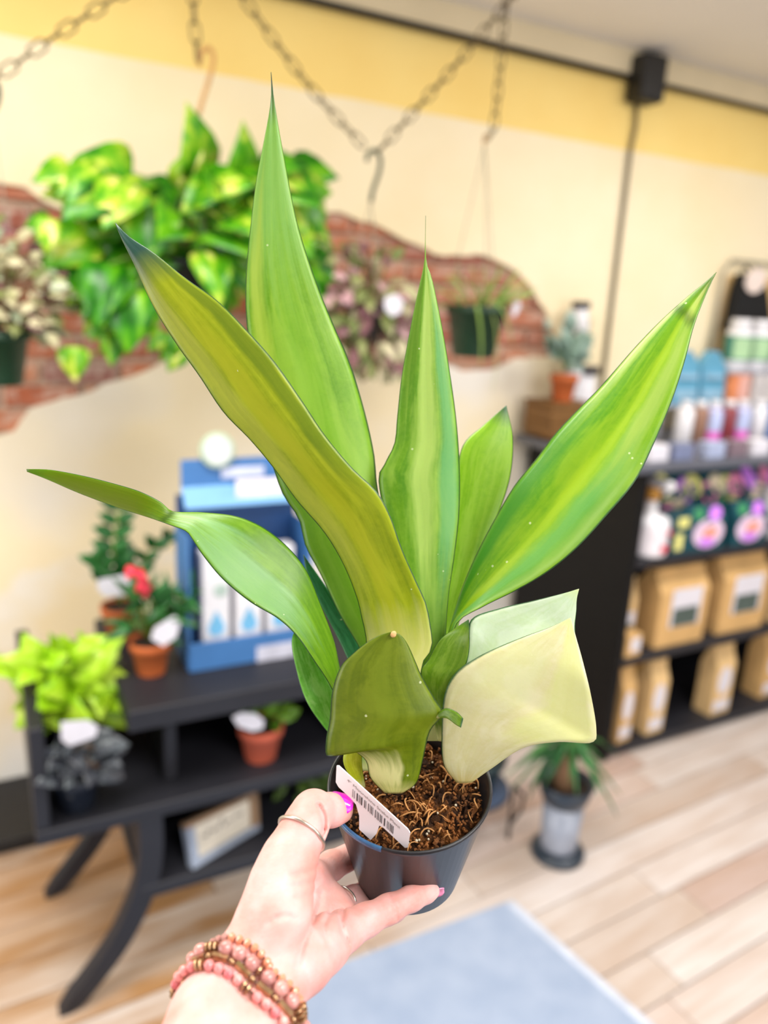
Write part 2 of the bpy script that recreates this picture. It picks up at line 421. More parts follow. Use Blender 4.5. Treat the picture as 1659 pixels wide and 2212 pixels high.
# ---- generic goods
def lab(m_, name, mat, parent): return m_.obj(name, mat, parent)
WHITE = plain('white_plastic', (236, 234, 238), .35, var=.03)
PAPER = plain('white_paper', (222, 219, 228), .7, var=.04)
KRAFT = plain('kraft_paper', (214, 172, 112), .75, var=.1, scale=14, bump=.15)
KRAFT2 = plain('pale_kraft_paper', (226, 190, 134), .75, var=.1, scale=14, bump=.15)
GREYG = plain('grey_green_ink', (78, 92, 86), .6)
AMBER = plain('amber_plastic', (196, 140, 56), .3)
RED = plain('red_ink', (232, 72, 92), .6)
PINKI = plain('pink_ink', (240, 150, 190), .6)
TEAL = plain('dark_teal_film', (18, 72, 84), .35)
def kraft_bag(x, y, z, wd, h, dp, label, lab_kind, rot=0, group=None, mat=KRAFT):
    b = thing('kraft_bag', label, 'bag', (x, y, z), group)
    q = Matrix.Rotation(rot, 3, 'Z'); o = Vector((x, y, z))
    prof = [(-dp / 2, 0), (-dp / 2, h * .72), (-dp * .18, h * .93), (-dp * .12, h), (dp * .12, h), (dp * .18, h * .93), (dp / 2, h * .72), (dp / 2, 0)]
    m_ = MB(); m_.prism(prof, lambda a, c, t: o + q @ Vector((t, a, c)), wd / 2, -wd / 2); m_.obj('bag_body', mat, b)
    m_ = MB(); m_.box(o + q @ Vector((0, -dp * .17, h * .965)), (wd * .98, dp * .1, h * .06), rot); m_.obj('folded_top', mat, b)
    def pl(name, cx, cz, sw, shh, m, par=b, lift=.0015):
        k = MB(); k.bbox(o + q @ Vector((cx, -dp / 2 - lift, cz)), (sw, .002, shh), .0006, rot); return k.obj(name, m, par)
    if lab_kind == 'square':
        p = pl('label', wd * .04, h * .50, wd * .62, h * .50, PAPER)
        pl('label_band', wd * .04, h * .38, wd * .52, h * .24, GREYG, p, .003)
    elif lab_kind == 'oval':
        k = MB(); pts = [(wd * .34 * math.cos(a), h * .5 + h * .2 * math.sin(a)) for a in np.linspace(0, 2 * math.pi, 20, endpoint=False)]
        k.prism(pts, lambda a, c, t: o + q @ Vector((a, t, c)), -dp / 2 - .002, -dp / 2 + .001); k.obj('label', PAPER, b)
        pl('label_strip', 0, h * .14, wd * .8, h * .15, PAPER)
    elif lab_kind == 'low':
        p = pl('label', wd * .05, h * .42, wd * .7, h * .22, PAPER); pl('label_band', wd * .1, h * .34, wd * .5, h * .06, GREYG, p, .003)
    return b
def bottle(name, x, y, z, r, h, label, mat, capmat, labmat=None, group=None, neck=.38, cap_h=.16, body=.7, lab_z=(.12, .55), cat='bottle', trigger=None, lab2=None):
    b = thing(name, label, cat, (x, y, z), group)
    m_ = MB(); m_.lathe([(r * .9, 0), (r, h * .02), (r, h * body), (r * .9, h * (body + .06)), (r * neck * 1.05, h * (body + .12)), (r * neck, h * (1 - cap_h))], (x, y, z), 18); m_.obj('bottle_body', mat, b, True)
    m_ = MB(); m_.lathe([(r * neck * 1.25, h * (1 - cap_h)), (r * neck * 1.25, h * .985), (r * neck * 1.1, h)], (x, y, z), 14); cp = m_.obj('cap', capmat, b, True)
    if labmat:
        m_ = MB(); m_.lathe([(r * 1.012, h * lab_z[0]), (r * 1.012, h * lab_z[1])], (x, y, z), 18, capb=False, capt=False); lb = m_.obj('label', labmat, b, True)
        if lab2:
            n = 9; vs = []
            for i in range(n):
                a = -math.pi / 2 + (i / (n - 1) - .5) * 1.9 - .25
                for f in (.08, .92):
                    vs.append((x + r * 1.03 * math.cos(a), y + r * 1.03 * math.sin(a), z + h * (lab_z[0] + (lab_z[1] - lab_z[0]) * f)))
            m_ = MB(); m_.add(vs, [(2 * i, 2 * i + 2, 2 * i + 3, 2 * i + 1) for i in range(n - 1)]); m_.obj('label_print', lab2, lb, True)
    if trigger:
        m_ = MB(); m_.bbox((x + .012, y - .02, z + h * 1.06), (.03, .10, .035), .006); m_.obj('spray_head', trigger, b)
        m_ = MB(); m_.tube([(x + .012, y - .045, z + h * 1.04), (x + .012, y - .055, z + h * .98), (x + .012, y - .04, z + h * .92)], .006, 6); m_.obj('trigger', trigger, b, True)
    return b
def carton(name, x, y, z, sx, sy, sz, label, mat, rot=0, cat='box', group=None, labels=()):
    b = thing(name, label, cat, (x, y, z), group); q = Matrix.Rotation(rot, 3, 'Z'); o = Vector((x, y, z))
    m_ = MB(); m_.bbox((x, y, z + sz / 2), (sx, sy, sz), .002, rot); m_.obj('box_body', mat, b)
    for (nm, u, vv, sw, shh, mt) in labels:
        m_ = MB(); m_.bbox(o + q @ Vector((u * sx, -sy / 2 - .001, vv * sz)), (sw * sx, .002, shh * sz), .0006, rot); m_.obj(nm, mt, b)
    return b
# ---- third row (floor shelf)
FX = lambda px, py, y=1.87: Py(px, py, y).x
kraft_bag(2.04, 1.86, .045, .075, .30, .07, 'slim kraft bag at the left end of the lowest shelf', 'oval', .12)
kraft_bag(2.20, 1.865, .045, .09, .30, .08, 'kraft bag with white oval label standing alone at the front of the lowest shelf', 'oval', .05, mat=KRAFT2)
kraft_bag(2.57, 1.87, .045, .115, .30, .08, 'kraft bag with white oval label, right one of the two on the lowest shelf', 'oval', .05, mat=KRAFT2)
kraft_bag(2.93, 1.90, .045, .17, .30, .09, 'kraft bag with white oval label cut by the right edge of the photo', 'oval', .05)
for i, (x, lb) in enumerate(((2.36, 'small amber jar at the back of the lowest shelf, left one of the two'), (2.52, 'small amber jar at the back of the lowest shelf, right one of the two'))):
    bottle('amber_jar', x, 2.22, .045, .05, .2, lb, AMBER, plain('black_cap', (20, 20, 22), .4), None, 'amber jars at the back of the lowest shelf', .7, .3, .6, cat='jar')
# ---- second row
kraft_bag(2.015, 1.90, .41, .085, .275, .07, 'slim kraft bag beside the black side panel on the middle shelf', 'low', .12, mat=KRAFT2)
carton('kraft_box', 2.005, 1.832, .41, .075, .05, .085, 'low kraft box with a white label at the front left of the middle shelf', KRAFT, .05, labels=(('label', .1, .55, .6, .6, PAPER),))
kraft_bag(2.255, 1.89, .41, .25, .30, .13, 'large kraft bag with white and green label, left of the pair on the middle shelf', 'square', .0)
kraft_bag(2.60, 1.895, .41, .26, .31, .13, 'large kraft bag with white and green label, right of the pair on the middle shelf', 'square', .0)
kraft_bag(2.90, 1.90, .41, .20, .24, .12, 'short kraft bag with a white label at the right edge of the middle shelf', 'low', 0, mat=KRAFT2)
# ---- first row
bottle('spray_bottle', 1.99, 1.93, .78, .055, .215, 'cream spray bottle half hidden behind the white jug on the upper shelf', plain('cream_plastic', (226, 212, 190), .4), AMBER, None, trigger=AMBER, body=.6, cap_h=.2)
bottle('spray_bottle', 2.06, 1.872, .78, .072, .24, 'white spray bottle with amber neck and red print at the front of the upper shelf', WHITE, AMBER, plain('pale_label', (240, 232, 238), .5), None, .3, .18, .5, (.05, .46), trigger=WHITE)
spot = MB(); spot.lathe([(.015, 0), (.015, .0015)], (2.068, 1.872 - .0745, .815), 14, (0, -1, 0)); adopt(spot.obj('red_print', RED), bpy.data.objects['spray_bottle.001'])
spot = MB(); spot.lathe([(.012, 0), (.012, .0015)], (2.095, 1.872 - .0675, .868), 14, (.35, -1, 0)); adopt(spot.obj('red_print', RED), bpy.data.objects['spray_bottle.001'])
random.seed(8)
FLW = [plain('flower_yellow', (236, 232, 140), .5), plain('flower_pink', (246, 140, 186), .5), plain('flower_purple', (210, 130, 240), .5), plain('flower_cream', (238, 222, 190), .5), plain('leaf_print', (60, 140, 90), .5), plain('flower_lilac', (160, 160, 226), .5)]
PALEP = plain('label_lilac', (232, 206, 232), .5); ORNG = plain('label_orange', (240, 160, 140), .5)
def pouch(x, y, z, wd, h, dp, label, front, seedv):
    rr = random.Random(seedv)
    b = thing('fertilizer_pouch', label, 'pouch', (x, y, z), 'flowered pouches on the upper shelf')
    prof = [(-dp / 2, 0), (-dp / 2, h * .7), (-dp * .08, h), (dp * .08, h), (dp / 2, h * .7), (dp / 2, 0)]
    m_ = MB(); m_.prism(prof, lambda a, c, t: (x + t, y + a, z + c), wd / 2, -wd / 2); m_.obj('pouch_body', TEAL, b)
    def blob(name, cx, cz, ra, rb, mt, lift, ang=0):
        pts = []
        for a in np.linspace(0, 2 * math.pi, 14, endpoint=False):
            u, v_ = ra * math.cos(a), rb * math.sin(a); pts.append((cx + u * math.cos(ang) - v_ * math.sin(ang), cz + u * math.sin(ang) + v_ * math.cos(ang)))
        def fn(a, c, t):
            yy = -dp / 2 if c <= h * .7 else -dp / 2 + (c - h * .7) / (h * .3) * dp * .42
            return (x + a, y + yy - t, z + c)
        k = MB(); k.prism(pts, fn, lift, lift + .0015); return k.obj(name, mt, b)
    if front:
        blob('label', wd * .02, h * .40, wd * .42, h * .34, PALEP, .0005); blob('label_print', wd * .06, h * .42, wd * .2, h * .13, ORNG, .0025); blob('label_print', 0, h * .2, wd * .22, h * .1, FLW[2], .0025)
        blob('printed_flower', wd * .22, h * .82, wd * .2, h * .12, FLW[2], .0005, .4); blob('printed_flower', -wd * .22, h * .84, wd * .16, h * .1, FLW[4], .0005, .4)
    else:
        for k in range(4):
            blob('printed_flower', wd * (-.34 + .23 * k), h * rr.uniform(.62, .86), wd * (.15, .22, .17, .2)[k], h * (.2, .13, .18, .15)[k], FLW[(k + seedv) % 3 if k != 1 else 3], .0005, rr.uniform(-.6, .6))
        for k in range(3):
            blob('printed_flower', wd * (-.25 + .26 * k), h * rr.uniform(.4, .5), wd * .19, h * .14, FLW[(k * 2 + seedv + 1) % 6], .0005, rr.uniform(-.6, .6))
    return b
for k, (x, lb) in enumerate(((2.24, 'tall teal pouch with printed flowers behind the seed box, nearest the spray bottles'), (2.47, 'tall teal pouch with printed flowers behind the shorter pouches, middle of three'), (2.70, 'tall teal pouch with printed flowers behind the shorter pouches, nearest the right edge'))):
    pouch(x, 1.955, .78, .215, .27, .09, lb, False, k)
carton('seed_box', 2.165, 1.85, .78, .075, .07, .15, 'small dark box with yellow flowers beside the white spray bottle', TEAL, 0, labels=(('printed_flower', -.1, .3, .5, .4, FLW[0]), ('printed_flower', .05, .78, .7, .25, FLW[0])))
for k, (x, lb) in enumerate(((2.30, 'short teal pouch with a lilac label in front, left of the two'), (2.53, 'short teal pouch with a lilac label in front, right of the two'))):
    pouch(x, 1.855, .78, .19, .165, .08, lb, True, k + 5)
bottle('white_tub', 2.74, 1.87, .78, .06, .2, 'white tub cut by the right edge on the upper shelf', WHITE, WHITE, plain('grey_ink', (120, 120, 130), .5), cat='tub', neck=.8, body=.75, lab_z=(.2, .35))
# ---- counter top goods
BROWN = plain('brown_wood_crate', (120, 82, 36), .6, var=.25, scale=30, bump=.2)
cr = thing('wooden_crate', 'dark brown wooden crate standing at the left end of the black counter', 'crate', (1.985, 2.30, TOP))
for zz, k in ((.038, 0), (.098, 1)):
    for yy in (2.235, 2.385):
        m_ = MB(); m_.bbox((1.97, yy, TOP + zz), (.20, .014, .058), .002); m_.obj('crate_slat', BROWN, cr)
    for xx in (1.875, 2.065):
        m_ = MB(); m_.bbox((xx, 2.31, TOP + zz), (.014, .136, .058), .002); m_.obj('crate_slat', BROWN, cr)
m_ = MB(); m_.bbox((1.97, 2.31, TOP + .136), (.21, .17, .014), .002); m_.obj('crate_top', BROWN, cr)
for xx in (1.90, 2.04):
    m_ = MB(); m_.bbox((xx, 2.25, TOP + .066), (.02, .014, .13), .001); m_.obj('corner_post', BROWN, cr)
CR_TOP = TOP + .143
carton('white_riser', 2.20, 2.17, TOP, .15, .12, .085, 'small white riser box on the counter beside the wooden crate', WHITE, 0)
# stepped riser for the back stock
RIS = plain('pale_grey_riser', (176, 178, 190), .5)
rs = thing('stepped_riser', 'pale grey stepped riser carrying the back row of goods on the counter', 'riser', (3.1, 2.32, TOP))
m_ = MB(); m_.bbox((3.12, 2.315, TOP + .125 - .006), (1.35, .13, .012), .002); m_.obj('step', RIS, rs)
for xx in (2.46, 2.9, 3.3, 3.78):
    m_ = MB(); m_.bbox((xx, 2.315, TOP + .0565), (.014, .12, .113), .001); m_.obj('step_support', RIS, rs)
STEP = TOP + .125
for k, (x, lb) in enumerate(((2.60, 'light blue paper bag with a peaked top on the riser, left of the two'), (2.76, 'light blue paper bag with a peaked top on the riser, right of the two'))):
    b = thing('blue_gift_bag', lb, 'bag', (x, 2.31, STEP), 'light blue bags on the riser')
    wd, h, dp = .145, .21, .08
    prof = [(-wd / 2, 0), (wd / 2, 0), (wd / 2, h * .74), (wd * .14, h * 1.04), (-wd * .14, h * 1.04), (-wd / 2, h * .74)]
    m_ = MB(); m_.prism(prof, lambda a, c, t: (x + a, 2.31 + t * (1 - .5 * c / h), STEP + c), -dp / 2, dp / 2); m_.obj('bag_body', plain('light_blue_paper', (96, 160, 190), .6), b)
    m_ = MB(); m_.bbox((x, 2.2745, STEP + h * .55), (wd * .8, .012, .02), .001); m_.obj('pale_print', plain('pale_blue_ink', (150, 190, 214), .6), b)
    m_ = MB(); m_.bbox((x, 2.271, STEP + h * .2), (wd * .85, .006, .035), .001); m_.obj('pale_print', plain('pale_blue_ink', (150, 190, 214), .6), b)
carton('orange_box', 2.915, 2.31, STEP, .13, .09, .127, 'orange box with a pale pink side label on the riser', plain('orange_card', (226, 140, 92), .6), 0, labels=(('label', .2, .5, .5, .9, plain('peach_label', (240, 184, 170), .6)),))
carton('white_carton', 3.07, 2.31, STEP, .13, .10, .127, 'plain white carton beside the orange box on the riser', plain('grey_white_card', (214, 206, 204), .6), 0)
sb = thing('bottle_stand', 'thin pale shelf plank across the cartons carrying three white bottles', 'shelf', (3.06, 2.31, STEP + .128))
m_ = MB(); m_.bbox((3.06, 2.31, STEP + .134), (.44, .1, .012), .002); m_.obj('plank', RIS, sb)
G1 = plain('green_label', (52, 128, 112), .5); G2 = plain('light_green_print', (172, 208, 160), .5)
for k, (x, lb) in enumerate(((2.915, 'white bottle with green label, leftmost of three above the orange box'), (3.04, 'white bottle with green label, middle of three above the cartons'), (3.17, 'white bottle with green label, rightmost of three at the photo edge'))):
    bottle('white_bottle', x, 2.31, STEP + .1405, .055, .215, lb, WHITE, WHITE, G1, 'white bottles with green labels', .62, .17, .72, (.2, .68), lab2=G2)
LILAC = plain('lilac_label', (196, 196, 232), .5)
for k, (x, mt, lb, c2) in enumerate(((2.42, WHITE, 'white pump bottle at the front of the counter, nearest the big leaf', PAPER), (2.50, plain('brown_box', (150, 112, 92), .5), 'brown bottle between white bottles on the counter front', AMBER), (2.58, LILAC, 'lilac bottle with bright pink base on the counter front, left one', LILAC), (2.665, plain('maroon_glass', (140, 60, 66), .3), 'dark red bottle between the two lilac bottles on the counter', RED), (2.745, LILAC, 'lilac bottle with bright pink base on the counter front, right one', LILAC), (2.85, WHITE, 'white bottle beside the pink and blue cartons on the counter', PAPER))):
    b = bottle('counter_bottle', x, 2.10, TOP, .034, .165, lb, mt, WHITE, None, 'small bottles along the counter front', .5, .16, .74)
    if mt is LILAC:
        m_ = MB(); m_.lathe([(.0355, .004), (.0355, .045)], (x, 2.10, TOP), 16, capb=False, capt=False); m_.obj('pink_base_band', plain('hot_pink_ink', (244, 120, 216), .5), b, True)
        m_ = MB(); m_.lathe([(.0355, .05), (.0355, .12)], (x, 2.10, TOP), 16, capb=False, capt=False); m_.obj('label', plain('pale_lilac', (190, 200, 238), .5), b, True)
for k, (x, m1, lb) in enumerate(((2.97, plain('sky_blue_card', (120, 160, 226), .5), 'small blue and pink carton on the counter near the right edge'), (3.08, plain('aqua_card', (150, 200, 216), .5), 'small aqua and pink carton beside the blue carton'))):
    carton('small_carton', x, 2.10, TOP, .10, .06, .14, lb, m1, 0, 'box', 'small cartons on the counter', labels=(('pink_band', 0, .2, .98, .3, plain('hot_pink_ink', (244, 120, 216), .5)),))
for k, x in enumerate((2.02, 2.14, 2.30, 2.42, 2.54, 2.68, 2.82)):
    m1 = [PAPER, plain('slate_card', (120, 128, 160), .5), plain('blue_grey_card', (170, 180, 210), .5), plain('mauve_card', (130, 110, 120), .5)][k % 4]
    carton('leaflet_holder', x, 1.86, TOP, .09, .05, .055, ('white low carton at the left end of the counter edge', 'slate low carton second from the left end of the counter edge', 'blue-grey low carton in front of the white pump bottle', 'mauve low carton in front of the brown bottle', 'white low carton in front of the left lilac bottle', 'slate low carton in front of the dark red bottle', 'blue-grey low carton at the right end of the counter edge')[k], m1, 0, 'box', 'low cartons at the counter edge')
bottle('spray_bottle', 2.062, 2.36, CR_TOP, .036, .37, 'tall white bottle with dark cap and sage label behind the terracotta pot', WHITE, plain('dark_cap', (52, 48, 52), .4), plain('sage_label', (160, 184, 170), .5), None, .8, .07, .78, (.3, .62))
bottle('white_jar', 2.14, 2.385, TOP + .0, .05, .27, 'white jar with a dark lid right of the terracotta pot', WHITE, plain('dark_cap', (52, 48, 52), .4), None, None, .95, .12, .8, cat='jar')
# ---- wire rack with black bag on the wall at right
wr = thing('wire_rack', 'thin grey wire rack fixed to the wall above the white bottles', 'rack', (3.05, 2.42, 1.4))
WIRE = plain('grey_wire', (150, 146, 130), .4)
a = Py(1570, 560, 2.42); xl, xr = a.x, a.x + .62
m_ = MB(); m_.tube([(xl - .02, 2.425, 1.24), (xl, 2.425, a.z - .05), (xl + .04, 2.425, a.z), (xr - .04, 2.425, a.z), (xr, 2.425, a.z - .05), (xr + .02, 2.425, 1.24)], .006, 8); m_.obj('wire_frame', WIRE, wr, True)
m_ = MB(); m_.tube([(xl + .16, 2.425, a.z), (xl + .16, 2.39, a.z - .02), (xl + .16, 2.385, a.z - .09)], .004, 6); m_.obj('hook', WIRE, wr, True)
m_ = MB(); m_.bbox((xl + .30, 2.432, a.z - .3), (.5, .006, .48), .002); m_.obj('backing_board', plain('tan_board', (214, 178, 116), .7), wr)
bg = thing('black_bag', 'black cloth bag hanging on the wire rack beside the wall', 'bag', (xl + .16, 2.39, a.z - .4))
px = [(p_.x, p_.z) for p_ in (Py(1566, 712, 2.385), Py(1655, 706, 2.385), Py(1648, 640, 2.385), Py(1634, 594, 2.385), Py(1598, 592, 2.385), Py(1582, 640, 2.385))]
m_ = MB(); m_.prism(px, lambda u, c, t: (u, 2.385 + t, c), -.03, .02); m_.obj('bag_body', plain('black_cloth', (12, 12, 13), .9), bg)
m_ = MB(); m_.tube([Py(1600, 596, 2.38), Py(1612, 574, 2.385), Py(1630, 598, 2.38)], .005, 6); m_.obj('handle', plain('black_cloth', (12, 12, 13), .9), bg, True)
m_ = MB(); m_.prism([(q_.x, q_.z) for q_ in (Py(1632 + 22 * math.cos(s) * .8 - 30 * math.sin(s) * .45, 606 + 32 * math.sin(s) * .8 + 22 * math.cos(s) * .45, 2.35) for s in np.linspace(0, 2 * math.pi, 20, endpoint=False))], lambda u, c, t: (u, t, c), 2.346, 2.3535); tg = m_.obj('round_tag', plain('cream_card', (234, 216, 206), .6), bg)
# ---- floor pots at right
DK = plain('dark_blue_grey_ceramic', (44, 54, 66), .3)
ur = thing('tall_planter', 'slim grey planter with dark flared rim and round saucer base on the pine floor', 'planter', (1.454, 1.484, 0))
ux, uy = 1.454, 1.484
m_ = MB(); m_.lathe([(.078, 0), (.082, .008), (.08, .02), (.058, .026)], (ux, uy, 0), 28); m_.obj('saucer', DK, ur, True)
m_ = MB(); m_.lathe([(.052, .027), (.055, .04), (.062, .195)], (ux, uy, 0), 28); m_.obj('body', plain('pale_grey_glaze', (150, 156, 170), .25), ur, True)
m_ = MB(); m_.lathe([(.063, .19), (.072, .21), (.084, .255), (.080, .257), (.07, .225)], (ux, uy, 0), 28, capb=False); m_.obj('rim', DK, ur, True)
SOILD = plain('dark_soil', (46, 36, 28), .95, bump=.5)
m_ = MB(); m_.lathe([(.0005, .235), (.072, .234)], (ux, uy, 0), 20, capb=False, capt=False); m_.obj('soil', SOILD, ur)
stn = thing('plant_stand', 'small black metal plant stand with thin legs half hidden by the hero pot', 'stand', (1.24, 1.62, 0))
for ax_, ay_ in ((1.355, 1.60), (1.16, 1.57), (1.18, 1.78), (1.36, 1.80)):
    m_ = MB(); m_.tube([(ax_, ay_, 0), (ax_, ay_, .19)], .006, 6); m_.obj('leg', BLK, stn, True)
m_ = MB(); m_.tube([(1.26 + .115 * math.cos(a), 1.69 + .115 * math.sin(a), .15) for a in np.linspace(0, 2 * math.pi, 24, endpoint=False)], .006, 6, closed=True); m_.obj('ring', BLK, stn, True)
m_ = MB(); m_.tube([(1.355, 1.60, .05), (1.385, 1.59, .10), (1.39, 1.59, .15), (1.355, 1.60, .19)], .006, 6); m_.obj('side_scroll', BLK, stn, True)
m_ = MB(); m_.lathe([(.002, .156), (.118, .156), (.118, .162)], (1.26, 1.69, 0), 24); m_.obj('tray', plain('blue_grey_tray', (74, 88, 112), .4), stn)

# ================================================================== PLANTS IN THE BACKGROUND
def leaf_mesh(name, mat, prof, fold=.25, droop=.3, th=.006, wave=0):
    """prof: (t, half width) pairs of a unit-long leaf along +Y, normal +Z; closed, a little thickness"""
    vs = []; n = len(prof)
    for t, hw in prof:
        z = -droop * t * t
        for s_, zz in ((-1, fold * hw), (0, 0), (1, fold * hw)):
            vs.append((s_ * hw, t, z + zz + wave * math.sin(t * 9 + s_) * hw))
    k = len(vs); vs += [(x, y, z - th) for x, y, z in vs]
    fs = []
    for i in range(n - 1):
        for j in range(2):
            a = i * 3 + j
            fs.append((a, a + 1, a + 4, a + 3)); fs.append((k + a + 3, k + a + 4, k + a + 1, k + a))
        for j in (0, 2):
            a, b = i * 3 + j, i * 3 + 3 + j
            fs.append((a, b, k + b, k + a) if j == 0 else (b, a, k + a, k + b))
    fs.append((0, k, k + 1, 1)); fs.append((1, k + 1, k + 2, 2)); a = (n - 1) * 3
    fs.append((a + 1, k + a + 1, k + a, a)); fs.append((a + 2, k + a + 2, k + a + 1, a + 1))
    m_ = MB(); m_.add(vs, fs); me = m_.mesh(name, mat, True); return me
HEART = [(0, .05), (-.0 + .04, .26), (.16, .42), (.35, .44), (.58, .34), (.8, .17), (.93, .06), (1, .005)]
OVAL = [(0, .03), (.15, .2), (.4, .3), (.65, .27), (.88, .12), (1, .01)]
LANCE = [(0, .03), (.15, .11), (.4, .16), (.7, .11), (.9, .05), (1, .005)]
STRAP = [(0, .035), (.3, .045), (.6, .04), (.85, .025), (1, .004)]
def leafmat(name, cols, scale=7, rough=.35, stretch=(1, .35, 1)):
    t = NT(name); v = t.mapping(t.coord(), stretch); oi = t.n('ShaderNodeObjectInfo').outputs['Random']
    add = t.n('ShaderNodeVectorMath', operation='ADD'); t.l(v, add.inputs[0])
    cmb = t.n('ShaderNodeCombineXYZ'); t.l(t.math('MULTIPLY', oi, 40.0), cmb.inputs[0]); t.l(cmb.outputs[0], add.inputs[1])
    f = t.math('ADD', t.noise(add.outputs[0], scale, 3), t.math('MULTIPLY', t.math('SUBTRACT', oi, .5), .22))
    n = len(cols); t.base(t.ramp(f, [(.25 + .5 * i / max(1, n - 1), lin(c)) for i, c in enumerate(cols)])); t.set(rough=rough, spec=.4); return t.m
def put(me, pos, tip, nor, sc, parent, name='leaf', wx=1.0):
    y = Vector(tip).normalized(); z = Vector(nor); z = (z - y * z.dot(y)).normalized(); x = y.cross(z)
    m = Matrix((x * sc * wx, y * sc, z * sc)).transposed().to_4x4(); m.translation = Vector(pos)
    o = bpy.data.objects.new(name, me); C.objects.link(o); o.parent = parent
    o.matrix_parent_inverse = Matrix.Translation(-Vector(parent.location)); o.matrix_basis = m; return o
def bush(parent, meshes, center, blobs, Y, rng, droop=.5, face=1.0, stem_mat=None, stem_r=.0016, ydep=.12, minz=None):
    """blobs: (px, py, rx, ry, count, size px); leaves spread in depth around the distance Y"""
    stems = MB(); c = Vector(center)
    for (bx, by, rx, ry, n, sz) in blobs:
        for i in range(n):
            a = rng.uniform(0, 2 * math.pi); q = math.sqrt(rng.uniform(0, 1))
            yy = Y + rng.uniform(-1, .8) * ydep * (1 - .5 * q)
            p = Py(bx + rx * q * math.cos(a), by + ry * q * math.sin(a), yy)
            if minz is not None: p.z = max(p.z, minz)
            dist = (p - Vector(EYE)).length; s_ = sz * dist / F_PX * rng.uniform(.8, 1.2)
            out = (p - c); out = out.normalized() if out.length > .001 else Vector((0, -1, 0))
            tip = out * .8 + Vector((rng.uniform(-.6, .6), rng.uniform(-.7, .1), rng.uniform(-.5, .4) - droop))
            nor = Vector((rng.uniform(-.6, .6), -face, rng.uniform(.1, 1.1))) + out * .3
            put(rng.choice(meshes), p, tip, nor, s_, parent, wx=rng.uniform(.85, 1.1))
            if stem_mat is not None and i % 2 == 0:
                mid = c.lerp(p, .5) + Vector((rng.uniform(-.02, .02), 0, .03)); stems.tube([c, mid, p], stem_r, 5)
    if stem_mat is not None and stems.v:
        o = stems.obj('stems', stem_mat, parent, True); o['kind'] = 'stuff'
GRS = plain('green_stem', (120, 150, 60), .5); BRS = plain('brown_stem', (120, 88, 60), .6); WRS = plain('wire_strand', (150, 146, 128), .35)
def chain_links(parent, pts, mat):
    pitch = .040; wire = .0024; hl, hw = .0225, .0115
    lp = []
    for k in range(20):
        a = 2 * math.pi * k / 20; ca, sa = math.cos(a), math.sin(a)
        lp.append((hw * ca, (hl - hw) * (1 if sa > 0 else -1) + hw * sa, 0))
    m_ = MB(); m_.tube(lp, wire, 6, closed=True); me = m_.mesh('chain_link', mat, True)
    P = cat_rom([tuple(p) for p in pts], 300); L = np.r_[0, np.cumsum(np.linalg.norm(np.diff(P, axis=0), axis=1))]
    n = int(L[-1] / pitch)
    for i in range(n):
        q = [np.interp((i + .5) * pitch + e, L, P[:, k]) for e in (-.01, .01) for k in range(3)]
        a, b = Vector(q[:3]), Vector(q[3:])
        nor = Vector((0, -1, .1)) if i % 2 else Vector((1, 0, .2))
        put(me, (a + b) / 2, b - a, nor, 1.0, parent, 'chain_link')
CHAINM = plain('bronze_chain', (96, 82, 58), .4, metal=.6)
HY = 2.05
def up_to_ceiling(p, q):
    k = (2.53 - q.z) / (q.z - p.z) if abs(q.z - p.z) > 1e-4 else 0; return q + (q - p) * k
def chain(label, pix, group='hanging chains'):
    pts = [Py(x, y, HY) for x, y in pix]; b = pts[0]
    return label, pts
ch = thing('swag_chain', 'bronze chain hanging in a wide V from the ceiling, hook at its low point', 'chain', (.99, HY, 1.99))
p = [Py(x, y, HY) for x, y in ((520, -12), (600, 98), (690, 212), (795, 326))]; p = [up_to_ceiling(p[1], p[0])] + p
chain_links(ch, p, CHAINM)
p = [Py(x, y, HY) for x, y in ((818, 326), (900, 235), (1000, 122), (1100, 0))]; p[-1] = up_to_ceiling(p[-2], p[-1]) if p[-1].z < 2.53 else p[-1]
chain_links(ch, p, CHAINM)
ch = thing('swag_chain', 'bronze chain rising diagonally across the top left corner of the photo', 'chain', (.1, HY, 2.0))
p = [Py(x, y, HY) for x, y in ((-640, 60), (-400, 210), (-160, 242), (0, 160), (75, 108), (150, 58), (240, 0))]; p.append(up_to_ceiling(p[-2], p[-1])); p = [up_to_ceiling(p[1], p[0])] + p
chain_links(ch, p, CHAINM)
ch = thing('drop_chain', 'short bronze chain hanging straight down above the variegated pothos', 'chain', (.5, HY, 2.2))
p = [Py(x, y, HY) for x, y in ((427, 132), (421, 60), (416, -10))]; p.append(up_to_ceiling(p[-2], p[-1])); chain_links(ch, p, CHAINM)
ch = thing('drop_chain', 'bronze chain hanging straight down right of the V chain with a loose end', 'chain', (1.38, HY, 2.2))
p = [Py(x, y, HY) for x, y in ((1050, 302), (1064, 282), (1072, 230), (1080, 150), (1090, 40))]; p.append(up_to_ceiling(p[-2], p[-1])); chain_links(ch, p, CHAINM)
